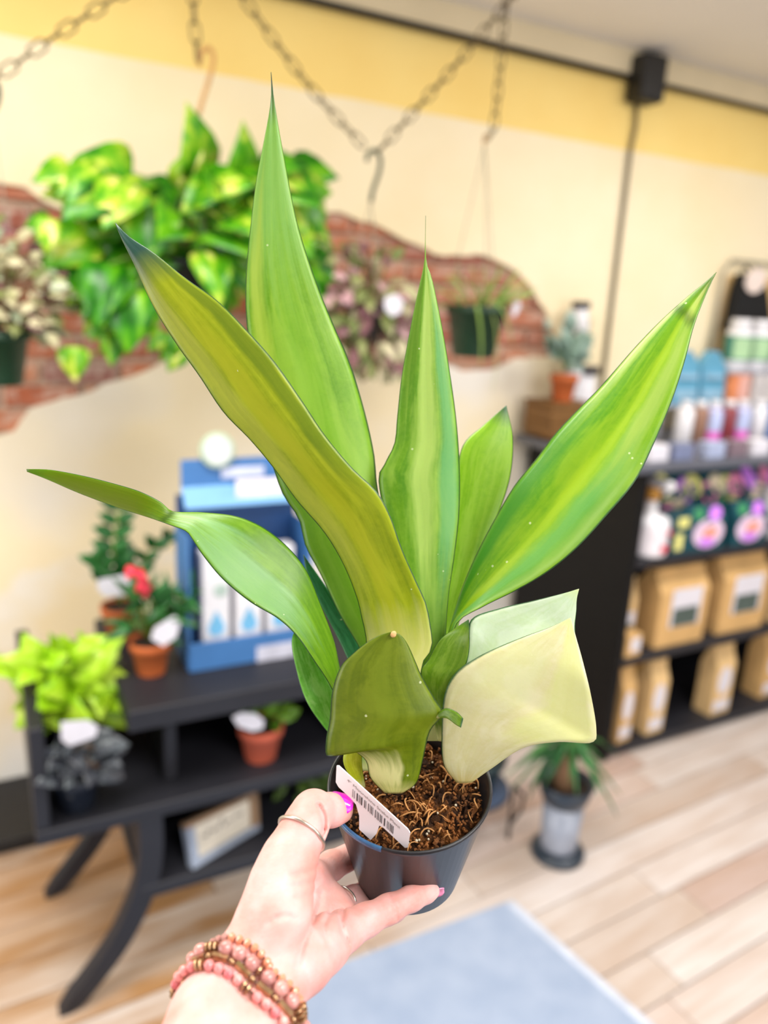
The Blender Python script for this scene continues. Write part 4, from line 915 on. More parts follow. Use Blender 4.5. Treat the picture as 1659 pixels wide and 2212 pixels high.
# ---- leaves
def sansmat(name, main, light, dark, margin=(34, 66, 30), base=(206, 204, 140), tip=(52, 84, 60), streak=.6, rough=.38, bl=.10, tl=.95, spec=.38, bands=(), mside=2.0):
    t = NT(name); uv = t.n('ShaderNodeUVMap').outputs[0]
    sp_ = t.n('ShaderNodeSeparateXYZ'); t.l(uv, sp_.inputs[0]); U, V_ = sp_.outputs[0], sp_.outputs[1]
    lines = t.noise(t.mapping(uv, (5, .7, 1)), 1.5, 3, .55)
    cross = t.noise(t.mapping(uv, (1.6, 9, 1)), 2.6, 4, .65, .8)
    fine = t.noise(t.coord(), 520, 3)
    c = t.ramp(lines, [(.33, lin(dark)), (.5, lin(main)), (.68, lin(light))])
    c = t.mix(1 - streak, c, lin(main))
    c = t.mix(t.math('MULTIPLY', t.ramp(cross, [(.42, 0.0), (.68, 1.0)]), .38), c, lin(dark))
    c = t.mix(t.math('MULTIPLY', t.ramp(fine, [(.35, 0.0), (.7, 1.0)]), .16), c, lin(light))
    patch = t.noise(t.mapping(uv, (2.2, 3.2, 1)), 1.7, 3, .6, .6)
    c = t.mix(t.math('MULTIPLY', t.ramp(patch, [(.48, 0.0), (.62, 1.0)]), .6), c, lin(light))
    for (u0, u1, v0, v1, col, k) in bands:
        uw = t.math('ADD', U, t.math('MULTIPLY', t.math('SUBTRACT', t.noise(t.mapping(uv, (3, 4, 1)), 2.0, 3), .5), .16))
        m1 = t.math('MULTIPLY', t.ramp(uw, [(max(0, u0 - .04), 0.0), (u0 + .04, 1.0)]), t.ramp(uw, [(u1 - .05, 1.0), (min(1, u1 + .05), 0.0)]))
        sh_ = min(.07, (v1 - v0) * .45)
        vw = t.math('ADD', V_, t.math('MULTIPLY', t.math('SUBTRACT', t.noise(t.mapping(uv, (6, 2, 1)), 2.0, 3), .5), .2 if v1 - v0 > .08 else .02))
        m2 = t.math('MULTIPLY', t.ramp(vw, [(max(0, v0 - sh_), 0.0), (v0 + sh_, 1.0)]), t.ramp(vw, [(v1 - sh_, 1.0), (min(1, v1 + sh_), 0.0)]))
        c = t.mix(t.math('MULTIPLY', t.math('MULTIPLY', m1, m2), k), c, lin(col))
    # pale flecks of scale
    vor = t.n('ShaderNodeTexVoronoi'); vor.inputs['Scale'].default_value = 160; t.l(t.coord(), vor.inputs['Vector'])
    fleck = t.math('MULTIPLY', t.math('LESS_THAN', vor.outputs['Distance'], .10), t.math('GREATER_THAN', t.noise(t.coord(), 60, 2), .60))
    c = t.mix(t.math('MULTIPLY', fleck, .5), c, lin((226, 232, 190)))
    c = t.mix(t.math('MULTIPLY', t.ramp(t.math('ADD', V_, t.math('MULTIPLY', t.math('SUBTRACT', lines, .5), .12)), [(max(.0, bl - .07), 1.0), (bl + .03, 0.0)]), .85), c, lin(base))
    c = t.mix(t.ramp(V_, [(tl - .03, 0.0), (min(1, tl + .04), 1.0)]), c, lin(tip))
    edge = t.math('ABSOLUTE', t.math('SUBTRACT', t.math('MULTIPLY', U, 2.0), 1.0))
    wob = t.math('ADD', edge, t.math('MULTIPLY', t.math('SUBTRACT', t.noise(uv, 40, 2), .5), .02))
    c = t.mix(t.math('MULTIPLY', t.ramp(wob, [(.955, 0.0), (.985, 1.0)]), t.math('LESS_THAN', U, mside)), c, lin(margin))
    t.base(c); t.set(rough=rough, spec=spec); t.b.inputs['Subsurface Weight'].default_value = .12
    t.b.inputs['Subsurface Radius'].default_value = (.4, .8, .1); t.b.inputs['Subsurface Scale'].default_value = .003
    t.bump(t.math('ADD', t.math('MULTIPLY', lines, .8), t.math('MULTIPLY', fine, .2)), .25, .0008)
    return t.m
def blade(L, Rt, dL, dR, bulge, mat, label=None, rows=64, cols=16, th=.0016, wav=0.0, seed=1, ridge=0.0, fold=.0):
    """leaf between two edge lines (pixels), each with its own depth profile; bulge > 0 swells towards the camera"""
    A = cat_rom(L, rows); B = cat_rom(Rt, rows)
    tt = np.linspace(0, 1, rows)
    da = np.interp(tt, np.linspace(0, 1, len(dL)), dL); db_ = np.interp(tt, np.linspace(0, 1, len(dR)), dR)
    for _ in range(6):
        da[1:-1] = (da[:-2] + da[1:-1] * 2 + da[2:]) / 4; db_[1:-1] = (db_[:-2] + db_[1:-1] * 2 + db_[2:]) / 4
    bl = bulge if hasattr(bulge, '__len__') else [bulge, bulge]
    bl = np.interp(tt, np.linspace(0, 1, len(bl)), bl)
    rs = np.random.RandomState(seed); ph = rs.uniform(0, 6, 4)
    P3 = np.zeros((rows, cols + 1, 3))
    for i in range(rows):
        a = np.array([(A[i, 0] - CX) / F_PX, (A[i, 1] - CY) / F_PX, 1]) * da[i]; b = np.array([(B[i, 0] - CX) / F_PX, (B[i, 1] - CY) / F_PX, 1]) * db_[i]
        wdt = np.linalg.norm(b - a)
        for j in range(cols + 1):
            u = j / cols; p = a * (1 - u) + b * u
            k = 4 * u * (1 - u)
            off = bl[i] * wdt * k + ridge * wdt * math.exp(-((u - .5) / .12) ** 2)
            off += wav * math.sin(tt[i] * 14 + ph[0] + u * 2) * (1 - k) * (1 if u > .5 else -1) + wav * .5 * math.sin(tt[i] * 9 + ph[1] + 5 * u)
            rd = p / np.linalg.norm(p); P3[i, j] = p - rd * off
    du = np.gradient(P3, axis=1); dv = np.gradient(P3, axis=0); N = np.cross(du, dv); ln = np.linalg.norm(N, axis=2, keepdims=True); ln[ln < 1e-12] = 1
    N = N / ln; N[N[..., 2] > 0] *= 1
    sgn = np.where((N * P3).sum(2, keepdims=True) > 0, -1.0, 1.0)
    # keep a consistent side along the blade (twists flip it smoothly)
    uu = np.linspace(0, 1, cols + 1)[None, :, None]; prof_ = .12 + .88 * (1 - np.abs(2 * uu - 1) ** 3)
    taper = np.clip(np.minimum(1, (1 - tt) * 6 + .15), 0, 1)[:, None, None]
    Nh = N
    F = P3 + Nh * th / 2 * prof_ * taper; Bk = P3 - Nh * th / 2 * prof_ * taper
    n1 = cols + 1; V = np.concatenate([F.reshape(-1, 3), Bk.reshape(-1, 3)]) @ M3.T + EYE; o = rows * n1
    fs = []; uvs = []
    def q(i, j): return i * n1 + j
    for i in range(rows - 1):
        for j in range(cols):
            f = (q(i, j), q(i, j + 1), q(i + 1, j + 1), q(i + 1, j)); fs.append(f); fs.append(tuple(o + x for x in f[::-1]))
        for j in (0, cols):
            f = (q(i, j), q(i + 1, j), o + q(i + 1, j), o + q(i, j)); fs.append(f if j == 0 else f[::-1])
    for i in (0, rows - 1):
        for j in range(cols):
            f = (q(i, j), o + q(i, j), o + q(i, j + 1), q(i, j + 1)); fs.append(f if i == 0 else f[::-1])
    me = bpy.data.meshes.new('leaf'); me.from_pydata([tuple(x) for x in V], [], fs); me.materials.append(mat)
    uvl = me.uv_layers.new(name='UVMap'); UVv = np.array([(j / cols, i / (rows - 1)) for i in range(rows) for j in range(n1)] * 2)
    li = np.zeros(len(me.loops), int); me.loops.foreach_get('vertex_index', li); uvl.data.foreach_set('uv', UVv[li].astype(np.float32).ravel())
    me.shade_smooth(); me.update()
    return link('leaf', me, hero, label)
OL = sansmat('leaf_olive', (138, 154, 8), (172, 182, 36), (108, 132, 6), tip=(44, 80, 70), bl=.2, base=(206, 204, 124), tl=.90, bands=((.0, .3, .3, .9, (176, 178, 76), .45), (.35, .6, .05, .8, (164, 170, 26), .7), (.75, 1, .45, .98, (96, 122, 20), .7)))
TL = sansmat('leaf_tall', (112, 160, 20), (146, 184, 66), (74, 128, 14), tip=(46, 62, 66), bl=.1, bands=((.0, 1, .72, .98, (128, 180, 90), .65), (.08, .24, .45, .8, (180, 200, 80), .6), (.45, .7, .4, .75, (136, 184, 66), .4), (.0, .5, .0, .45, (84, 130, 14), .6)))
MD = sansmat('leaf_mid', (100, 150, 26), (150, 186, 74), (56, 122, 26), tip=(50, 80, 40), tl=.97, bands=((.38, .66, .3, .9, (176, 204, 104), .75), (.74, .95, .35, .8, (96, 166, 96), .7), (.0, .3, .68, .95, (90, 130, 30), .7), (.0, 1, .1, .3, (120, 160, 60), .5)))
RT = sansmat('leaf_lime', (100, 154, 4), (136, 174, 30), (50, 128, 10), tip=(80, 104, 40), tl=.95, bands=((.48, .64, .1, .9, (160, 190, 16), .55), (.66, .84, .15, .62, (104, 168, 80), .85), (.66, .86, .6, .93, (158, 186, 84), .75), (.86, .97, .1, .6, (146, 184, 98), .7), (.0, .22, .0, .6, (44, 128, 10), .8), (0, .12, .7, .97, (200, 212, 130), .6), (0, 1, .895, .915, (58, 88, 10), .75), (.55, .8, .925, .99, (206, 214, 110), .8)))
DK2 = sansmat('leaf_dark', (90, 128, 8), (120, 150, 50), (64, 104, 20))
PL = sansmat('leaf_pale', (200, 196, 148), (211, 208, 174), (188, 184, 120), margin=(52, 84, 40), tip=(190, 214, 140), tl=.97, bl=.05, base=(200, 184, 110), rough=.4, streak=.35, mside=.5, bands=((.62, 1, .3, 1, (198, 204, 130), .6), (.1, .5, .45, .8, (200, 204, 150), .5)))
MT = sansmat('leaf_mint', (196, 216, 180), (212, 226, 204), (180, 204, 146), margin=(44, 84, 50), tip=(200, 218, 160), rough=.4, streak=.4)
FR = sansmat('leaf_front_olive', (96, 114, 6), (116, 132, 26), (72, 92, 6), base=(206, 200, 130), bl=.02, tip=(90, 110, 20), tl=.985, margin=(40, 60, 24), bands=((.0, .66, .0, .2, (206, 202, 140), .9), (.0, 1, .0, .07, (196, 196, 120), .7), (.42, .6, .3, .95, (112, 130, 24), .6)))
LF = sansmat('leaf_left', (92, 138, 6), (118, 160, 36), (66, 112, 10), tip=(80, 104, 20), tl=.985, bands=((.5, .97, .28, .6, (126, 170, 112), .7), (.25, .5, .5, .62, (130, 176, 130), .5), (.0, 1, .685, 1, (112, 134, 4), .75), (0, 1, .665, .68, (40, 70, 16), .7)))
GR = sansmat('leaf_green', (110, 186, 60), (160, 214, 120), (76, 156, 40))
BD = .388                                                       # depth where the leaves leave the soil
# right hand rear leaves first
blade([(930, 1560), (945, 1380), (965, 1200), (985, 1040), (1000, 962), (1045, 918), (1093, 876)], [(985, 1560), (985, 1380), (1020, 1270), (1062, 1150), (1100, 1040), (1108, 950), (1094, 876)], [.40, .425, .43], [.40, .425, .43], .06, sansmat('leaf_back', (128, 176, 24), (150, 190, 60), (96, 150, 14)), 'shorter lime leaf behind, between the two right leaves')
blade([(900, 1600), (885, 1400), (850, 1200), (818, 1045), (832, 1000), (852, 958), (858, 900), (868, 810), (888, 700), (905, 620), (916, 570), (918, 530), (919, 466)], [(965, 1600), (962, 1420), (968, 1300), (982, 1200), (992, 1110), (993, 1010), (985, 900), (968, 780), (950, 680), (934, 605), (922, 570), (919.5, 530), (920, 466)], [.395, .405, .40, .395], [.395, .405, .40, .395], [.06, .1, .02], MD, 'upright mid leaf with a thread-thin dry tip', ridge=-.02, seed=4)
# tall leaf
blade([(850, 1620), (790, 1430), (735, 1330), (692, 1240), (660, 1180), (645, 1120), (612, 1070), (590, 1010), (565, 930), (545, 800), (532, 690), (531, 600), (540, 500), (552, 400), (569, 310), (582, 240), (586, 200), (585, 156)], [(915, 1620), (900, 1400), (850, 1250), (835, 1150), (815, 1050), (808, 980), (788, 890), (758, 790), (720, 700), (680, 600), (642, 480), (612, 330), (597, 245), (591, 205), (586, 156)], [.395, .405, .405, .40, .395, .39], [.395, .41, .41, .40, .395, .39], [.08, .1, .06, .02], TL, 'tallest leaf with a dark needle tip', ridge=-.015, seed=2, wav=.0008)
# small dark triangle behind
blade([(800, 1540), (740, 1400), (670, 1260), (655, 1198)], [(830, 1540), (790, 1400), (720, 1290), (656, 1198)], [.41, .42, .42], [.41, .42, .42], .03, sansmat('leaf_deep', (30, 110, 60), (60, 140, 90), (24, 86, 40)), 'small deep green leaf tip peeping out behind the left leaves')
# big right leaf
blade([(940, 1600), (958, 1420), (985, 1310), (1010, 1240), (1040, 1175), (1075, 1110), (1112, 1048), (1155, 995), (1200, 936), (1245, 888), (1300, 832), (1370, 752), (1430, 690), (1488, 638), (1520, 612), (1547, 588)], [(985, 1600), (975, 1440), (985, 1350), (1045, 1310), (1110, 1278), (1185, 1234), (1250, 1180), (1312, 1112), (1372, 1040), (1412, 960), (1450, 870), (1478, 785), (1500, 702), (1528, 630), (1548, 588)], [.395, .40, .40, .395, .39, .385], [.395, .385, .375, .37, .375, .385], [.02, .06, .05, .03], RT, 'broad lime leaf reaching to the upper right', ridge=-.035, seed=3)
# small left leaf low
blade([(775, 1665), (740, 1615), (700, 1572), (660, 1512), (638, 1440), (630, 1385), (642, 1352)], [(800, 1665), (775, 1600), (745, 1540), (735, 1480), (710, 1420), (680, 1370), (643, 1352)], [.385, .385, .39, .395], [.39, .395, .40, .40], .06, GR, 'short bright green leaf low on the left side')
# left drooping leaf with the twist
blade([(800, 1560), (745, 1480), (722, 1385), (690, 1300), (662, 1232), (620, 1180), (568, 1139), (510, 1115), (440, 1107), (385, 1106), (366, 1101), (345, 1083), (300, 1061), (240, 1043), (180, 1028), (110, 1015), (57, 1013)], [(770, 1600), (715, 1485), (680, 1430), (642, 1375), (600, 1336), (540, 1300), (482, 1252), (440, 1202), (416, 1166), (402, 1148), (372, 1136), (330, 1121), (290, 1108), (250, 1095), (170, 1065), (100, 1035), (58, 1019)], [.39, .392, .39, .385, .385, .385, .372, .372, .37], [.385, .378, .37, .366, .366, .372, .382, .38, .37], [.02, -.06, -.08, .0, .05, .03], LF, 'long left leaf that twists over and droops outwards', seed=6, rows=96)
# olive leaf leaning to the camera
blade([(800, 1600), (792, 1400), (782, 1340), (770, 1290), (742, 1220), (700, 1150), (640, 1080), (590, 1010), (540, 950), (482, 890), (430, 812), (380, 742), (330, 660), (290, 572), (262, 515), (249, 482)], [(890, 1600), (912, 1440), (934, 1400), (930, 1350), (920, 1302), (902, 1262), (870, 1190), (842, 1112), (812, 1060), (760, 1010), (702, 940), (650, 862), (592, 780), (530, 710), (470, 650), (400, 600), (332, 546), (280, 512), (250, 482)], [.383, .385, .38, .372, .365, .36, .355], [.378, .375, .368, .362, .358, .356, .355], [.06, .04, .0, .06], OL, 'long olive leaf leaning out to the upper left', seed=5, wav=.0012)
# right curled olive half and mint leaf behind the pale one
blade([(945, 1600), (930, 1520), (908, 1455), (925, 1425), (950, 1382), (985, 1356), (1012, 1338)], [(975, 1600), (965, 1540), (968, 1502), (985, 1470), (1005, 1440), (1014, 1400), (1013, 1340)], [.385, .378, .38], [.38, .372, .37], -.05, DK2, 'small dark olive leaf curled between the pale leaves and the middle')
blade([(985, 1620), (990, 1520), (1003, 1430), (1010, 1380), (1020, 1336), (1080, 1314), (1150, 1298), (1215, 1282), (1250, 1272)], [(1020, 1640), (1120, 1560), (1200, 1480), (1235, 1420), (1242, 1380), (1242, 1350), (1245, 1320), (1246, 1295), (1251, 1272)], [.385, .38, .378, .38, .38], [.38, .375, .38, .385, .38], -.05, MT, 'mint white leaf standing behind the pale cream leaf', seed=8)
blade([(985, 1690), (958, 1650), (954, 1580), (960, 1500), (985, 1452), (1030, 1420), (1080, 1396), (1140, 1372), (1190, 1354), (1232, 1334)], [(1020, 1690), (1062, 1660), (1130, 1616), (1205, 1603), (1278, 1604), (1288, 1575), (1276, 1500), (1258, 1425), (1244, 1375), (1233, 1334)], [.375, .372, .37, .37, .365], [.372, .36, .35, .352, .365], [-.03, -.05, -.03], PL, 'wide pale cream leaf folded out on the right', seed=9, ridge=-.012)
# front olive leaf
blade([(770, 1700), (742, 1650), (748, 1618), (770, 1625), (762, 1560)], [(790, 1700), (783, 1660), (782, 1630), (785, 1600), (790, 1560)], [.378, .377], [.377, .376], .05, sansmat('leaf_yellow', (176, 190, 20), (200, 210, 60), (150, 164, 16)), 'small yellow-green leaf base beside the front leaf', rows=24)
blade([(830, 1712), (800, 1680), (788, 1640), (748, 1618), (708, 1634), (704, 1600), (712, 1555), (718, 1492), (736, 1440), (762, 1412), (792, 1388), (820, 1372), (848, 1364)], [(872, 1712), (900, 1690), (914, 1640), (928, 1582), (952, 1550), (956, 1535), (940, 1510), (912, 1462), (898, 1430), (882, 1394), (868, 1374), (850, 1364)], [.3705, .3665, .3635, .3605, .3575, .355, .352], [.373, .37, .365, .361, .358, .355, .352], [.07, .08, .10, .08, .05], FR, 'short broad olive leaf at the very front', seed=7)
blade([(940, 1545), (962, 1530), (985, 1537), (1001, 1552)], [(945, 1552), (965, 1552), (985, 1566), (996, 1572)], [.362, .356, .352], [.361, .355, .352], -.1, DK2, 'curled lip on the right edge of the front leaf', rows=20, cols=8)
m_ = MB(); m_.ball(Pd(850, 1370, .3505), .0016, 8, 6, (1, .6, 1)); m_.obj('dry_tip', plain('dry_tan', (226, 180, 120), .8), hero, True)
# ---- plant tag
tagm = plain('tag_plastic', (240, 234, 238), .35, var=.01)
tg = thing('price_tag', 'white T-shaped plastic plant tag with a barcode stuck in the black pot', 'tag', Pd(805, 1760, .352))
TO = np.array(Pd(727, 1652, .3485)); TX = np.array(Pd(886, 1797, .3465)) - TO; TY = np.array(Pd(725, 1697, .3515)) - TO
tn = Vector(np.cross(TX, TY)).normalized(); 
if tn.dot(Vector(EYE - TO)) < 0: tn = -tn
def tp(u, v, t=0): return Vector(TO + TX * u + TY * v) + tn * t
op = [(.03, -.04), (.97, -.02), (1.0, .06), (.985, .82), (.95, .95), (.90, .95), (.66, .93), (.60, 1.0), (.57, 1.5), (.50, 2.05), (.34, 2.05), (.33, 1.4), (.28, 1.02), (.20, .95), (.04, .95), (0, .84), (0, .06)]
m_ = MB(); m_.prism(op, tp, -.0006, 0); m_.obj('tag_plate', tagm, tg)
INKB = plain('black_ink', (30, 28, 30), .6)
m_ = MB()
rb = random.Random(4); u = .23
while u < .80:
    wd = rb.choice((.006, .006, .009, .014)); 
    m_.add([tp(u, .42, .0002), tp(u + wd, .42, .0002), tp(u + wd, .80, .0002), tp(u, .80, .0002)], [(3, 2, 1, 0)]); u += wd + rb.choice((.010, .016, .028))
m_.obj('barcode', INKB, tg)
fc = bpy.data.curves.new('t', 'FONT'); fc.body = '4" Moonshine Snake Plant'; fo = bpy.data.objects.new('t', fc); C.objects.link(fo); bpy.context.view_layer.update()
me = bpy.data.meshes.new_from_object(fo.evaluated_get(bpy.context.evaluated_depsgraph_get())); bpy.data.objects.remove(fo)
wx = max(v.co.x for v in me.vertices)
for v in me.vertices: v.co = tp(.15 + .72 * v.co.x / wx, .28 - .17 * v.co.y, .0002)
me.materials.clear(); me.materials.append(plain('grey_ink_text', (120, 104, 96), .6)); link('tag_text', me, tg)

# ================================================================== THE HAND
def cam3(p): return np.array([(p[0] - CX) / F_PX * p[2], (p[1] - CY) / F_PX * p[2], p[2]])
VOX = .00085
LO = np.array([-.135, .105, .215]); HI = np.array([.050, .245, .475])
DIM = np.ceil((HI - LO) / VOX).astype(int)
GX = [LO[k] + VOX * np.arange(DIM[k], dtype=np.float32) for k in range(3)]
def field(): return np.full(tuple(DIM), .05, np.float32)
def cone(vol, p, q, k):
    """smooth-union a tapered capsule; p, q = (px, py, depth, radius in px at that depth)"""
    a, b = cam3(p), cam3(q); ra, rb_ = p[3] * p[2] / F_PX, q[3] * q[2] / F_PX
    pad = max(ra, rb_) + .016
    i0 = np.maximum(0, ((np.minimum(a, b) - pad - LO) / VOX).astype(int)); i1 = np.minimum(DIM, ((np.maximum(a, b) + pad - LO) / VOX).astype(int) + 1)
    if (i1 <= i0).any(): return
    sl = tuple(slice(x, y) for x, y in zip(i0, i1))
    X, Y_, Z_ = GX[0][sl[0]][:, None, None], GX[1][sl[1]][None, :, None], GX[2][sl[2]][None, None, :]
    ab = b - a; L2 = ab @ ab + 1e-12
    tt = np.clip(((X - a[0]) * ab[0] + (Y_ - a[1]) * ab[1] + (Z_ - a[2]) * ab[2]) / L2, 0, 1)
    d = np.sqrt((X - a[0] - tt * ab[0]) ** 2 + (Y_ - a[1] - tt * ab[1]) ** 2 + (Z_ - a[2] - tt * ab[2]) ** 2) - (ra + (rb_ - ra) * tt)
    v = vol[sl]; h = np.clip(.5 + .5 * (v - d) / k, 0, 1)
    vol[sl] = v * (1 - h) + d * h - k * h * (1 - h)
def smin(a, b, k): h = np.clip(.5 + .5 * (a - b) / k, 0, 1); return a * (1 - h) + b * h - k * h * (1 - h)
palm = field()
def ch_(vol, pts, k=.006):
    for p, q in zip(pts, pts[1:]): cone(vol, p, q, k)
# forearm and wrist : two cones side by side make it oval
ch_(palm, [(350, 2440, .243, 112), (458, 2192, .286, 84), (524, 2076, .303, 62)])
ch_(palm, [(452, 2490, .243, 112), (548, 2232, .286, 86), (600, 2110, .305, 66)])
# thenar and thumb
ch_(palm, [(545, 2060, .306, 66), (592, 1985, .316, 76), (610, 1905, .325, 64), (627, 1850, .331, 53), (657, 1790, .338, 44), (676, 1752, .344, 46)])
thumb = field(); ch_(thumb, [(682, 1749, .346, 38), (716, 1750, .3535, 34), (736, 1751, .358, 27)], .003)
# hypothenar
ch_(palm, [(600, 2120, .306, 62), (652, 2076, .316, 62), (694, 2040, .329, 56), (738, 2014, .342, 42)])
# palm bed
for q in ((668, 1900, .372, 36), (708, 1962, .371, 38), (732, 1996, .361, 40)):
    ch_(palm, [(570, 2090, .314, 54), (640, 2012, .353, 56), q], .008)
ch_(palm, [(668, 1900, .374, 34), (708, 1962, .373, 36), (732, 1998, .364, 38)], .008)
fingers = []
for pts in ([(668, 1900, .374, 33), (716, 1870, .397, 30), (788, 1835, .428, 27), (850, 1850, .452, 24)],
            [(708, 1964, .372, 33), (764, 1947, .397, 31), (822, 1918, .432, 28), (880, 1900, .452, 24)],
            [(734, 2000, .362, 35), (795, 1985, .392, 31), (850, 1962, .424, 27), (890, 1940, .445, 23)],
            [(742, 2012, .342, 39), (790, 1988, .349, 33), (839, 1964, .357, 29), (890, 1940, .364, 25), (922, 1928, .369, 20), (936, 1924, .3705, 14)]):
    f = field(); ch_(f, pts, .003); fingers.append(f)
body = palm
for f in fingers: body = np.minimum(body, smin(palm, f, .005)) if False else smin(body, f, .0045)
body = smin(body, thumb, .0022)
# creases: grooves cut where the skin folds (pixel polylines on the side seen)
def groove(pix, depth, wpx):
    global body
    q = cat_rom(pix, 40)
    PX = GX[0][:, None, None] / GX[2][None, None, :] * F_PX + CX; PYy = GX[1][None, :, None] / GX[2][None, None, :] * F_PX + CY
    near = np.abs(body) < .004
    idx = np.argwhere(near)
    z = GX[2][idx[:, 2]]; x = GX[0][idx[:, 0]] / z * F_PX + CX; y = GX[1][idx[:, 1]] / z * F_PX + CY
    best = np.full(len(idx), 1e9)
    for i, (a, b) in enumerate(q):
        best = np.minimum(best, (x - a) ** 2 + (y - b) ** 2)
    body[tuple(idx.T)] += depth * np.exp(-best / wpx ** 2)
groove([(688, 1740), (699, 1765), (700, 1790), (694, 1806)], 0.0022, 5)
groove([(690, 1870), (672, 1882), (650, 1886), (625, 1892)], 0.0008, 4)
groove([(690, 1900), (668, 1908), (640, 1912), (618, 1918)], 0.0008, 4)
groove([(690, 1925), (665, 1936), (640, 1940)], 0.0006, 4)
groove([(640, 1985), (618, 1978), (596, 1984), (580, 1996)], 0.0010, 4)
groove([(694, 1930), (688, 1965), (672, 2000), (655, 2040), (642, 2090)], 0.0014, 6)
groove([(712, 1975), (700, 2000), (704, 2030)], 0.0012, 5)
groove([(742, 1968), (738, 2000), (752, 2040)], 0.0016, 5)
groove([(842, 1936), (852, 1962), (858, 1985)], 0.0008, 4)
groove([(560, 2085), (600, 2108), (636, 2150)], 0.0008, 5)
def surface_nets(vol):
    s_ = vol < 0; nx, ny, nz = vol.shape
    cnt = np.zeros((nx - 1, ny - 1, nz - 1), np.int16); acc = np.zeros((nx - 1, ny - 1, nz - 1, 3), np.float32)
    cs = [(i, j, k) for i in (0, 1) for j in (0, 1) for k in (0, 1)]
    for c in cs:
        for ax in range(3):
            if c[ax] == 1: continue
            e = list(c); e[ax] = 1
            A = tuple(slice(c[k], vol.shape[k] - 1 + c[k]) for k in range(3)); B = tuple(slice(e[k], vol.shape[k] - 1 + e[k]) for k in range(3))
            m = s_[A] != s_[B]; ii = np.nonzero(m)
            va = vol[A][ii]; vb = vol[B][ii]; tt = va / (va - vb)
            for k in range(3):
                acc[..., k][ii] += c[k] + (tt if k == ax else 0)
            cnt[ii] += 1
    act = np.argwhere(cnt > 0); ids = np.full(cnt.shape, -1, np.int64); ids[tuple(act.T)] = np.arange(len(act))
    V = act + acc[tuple(act.T)] / cnt[tuple(act.T)][:, None]
    Fs = []
    for ax in range(3):
        b1, b2 = (ax + 1) % 3, (ax + 2) % 3
        A = [slice(1, -1)] * 3; B = [slice(1, -1)] * 3; A[ax] = slice(0, -1); B[ax] = slice(1, None)
        sa, sb = s_[tuple(A)], s_[tuple(B)]
        e = np.argwhere(sa != sb)
        if len(e) == 0: continue
        fl = sa[tuple(e.T)]
        base = e.copy(); base[:, b1] += 1; base[:, b2] += 1
        def cell(d1, d2):
            q = base.copy(); q[:, b1] -= d1; q[:, b2] -= d2; return ids[tuple(q.T)]
        ok = (base[:, 0] < cnt.shape[0]) & (base[:, 1] < cnt.shape[1]) & (base[:, 2] < cnt.shape[2]); base = base[ok]; fl = fl[ok]
        Q = np.stack([cell(0, 0), cell(1, 0), cell(1, 1), cell(0, 1)], 1); Q[~fl] = Q[~fl][:, ::-1]
        Fs.append(Q)
    return V, np.concatenate(Fs)
body[:, -1:, :] = .01; body[:, :, :1] = .01; body[:1] = .01; body[-1:] = .01; body[:, :, -1:] = .01
Vv, Ff = surface_nets(body)
Vw = (LO + Vv * VOX)
# relax the stair-steps a little
E_ = np.concatenate([Ff[:, [0, 1]], Ff[:, [1, 2]], Ff[:, [2, 3]], Ff[:, [3, 0]]])
for lam in (.5, .5, .4):
    sm_ = np.zeros_like(Vw); cn = np.zeros(len(Vw)); np.add.at(sm_, E_[:, 0], Vw[E_[:, 1]]); np.add.at(cn, E_[:, 0], 1); np.add.at(sm_, E_[:, 1], Vw[E_[:, 0]]); np.add.at(cn, E_[:, 1], 1)
    Vw = Vw * (1 - lam) + lam * sm_ / cn[:, None]
t = NT('skin'); v = t.coord(); geo_ = t.n('ShaderNodeNewGeometry').outputs['Position']
t.base(t.mix(t.ramp(t.noise(v, 70, 4), [(.35, 0.0), (.7, .8)]), t.ramp(t.noise(v, 28, 3), [(.35, lin((233, 174, 164))), (.65, lin((237, 193, 191)))]), lin((221, 148, 136))))
t.set(rough=.48, spec=.4, sss=.25); t.b.inputs['Subsurface Radius'].default_value = (1.0, .35, .2); t.b.inputs['Subsurface Scale'].default_value = .004
wr1 = t.noise(v, 420, 4)
def dotv(d):
    q = t.n('ShaderNodeVectorMath', operation='DOT_PRODUCT'); t.l(geo_, q.inputs[0]); q.inputs[1].default_value = tuple(M3 @ np.array(d)); return q.outputs['Value']
cmb = t.n('ShaderNodeCombineXYZ'); t.l(t.math('MULTIPLY', dotv((.97, -.25, 0)), 90.0), cmb.inputs[0]); t.l(t.math('MULTIPLY', dotv((.25, .97, 0)), 520.0), cmb.inputs[1]); t.l(t.math('MULTIPLY', dotv((0, 0, 1)), 90.0), cmb.inputs[2])
wr2 = t.noise(cmb.outputs[0], 1.0, 3, .6, .8)
t.bump(t.math('ADD', t.math('MULTIPLY', wr1, .4), t.math('MULTIPLY', wr2, .9)), .3, .0007)
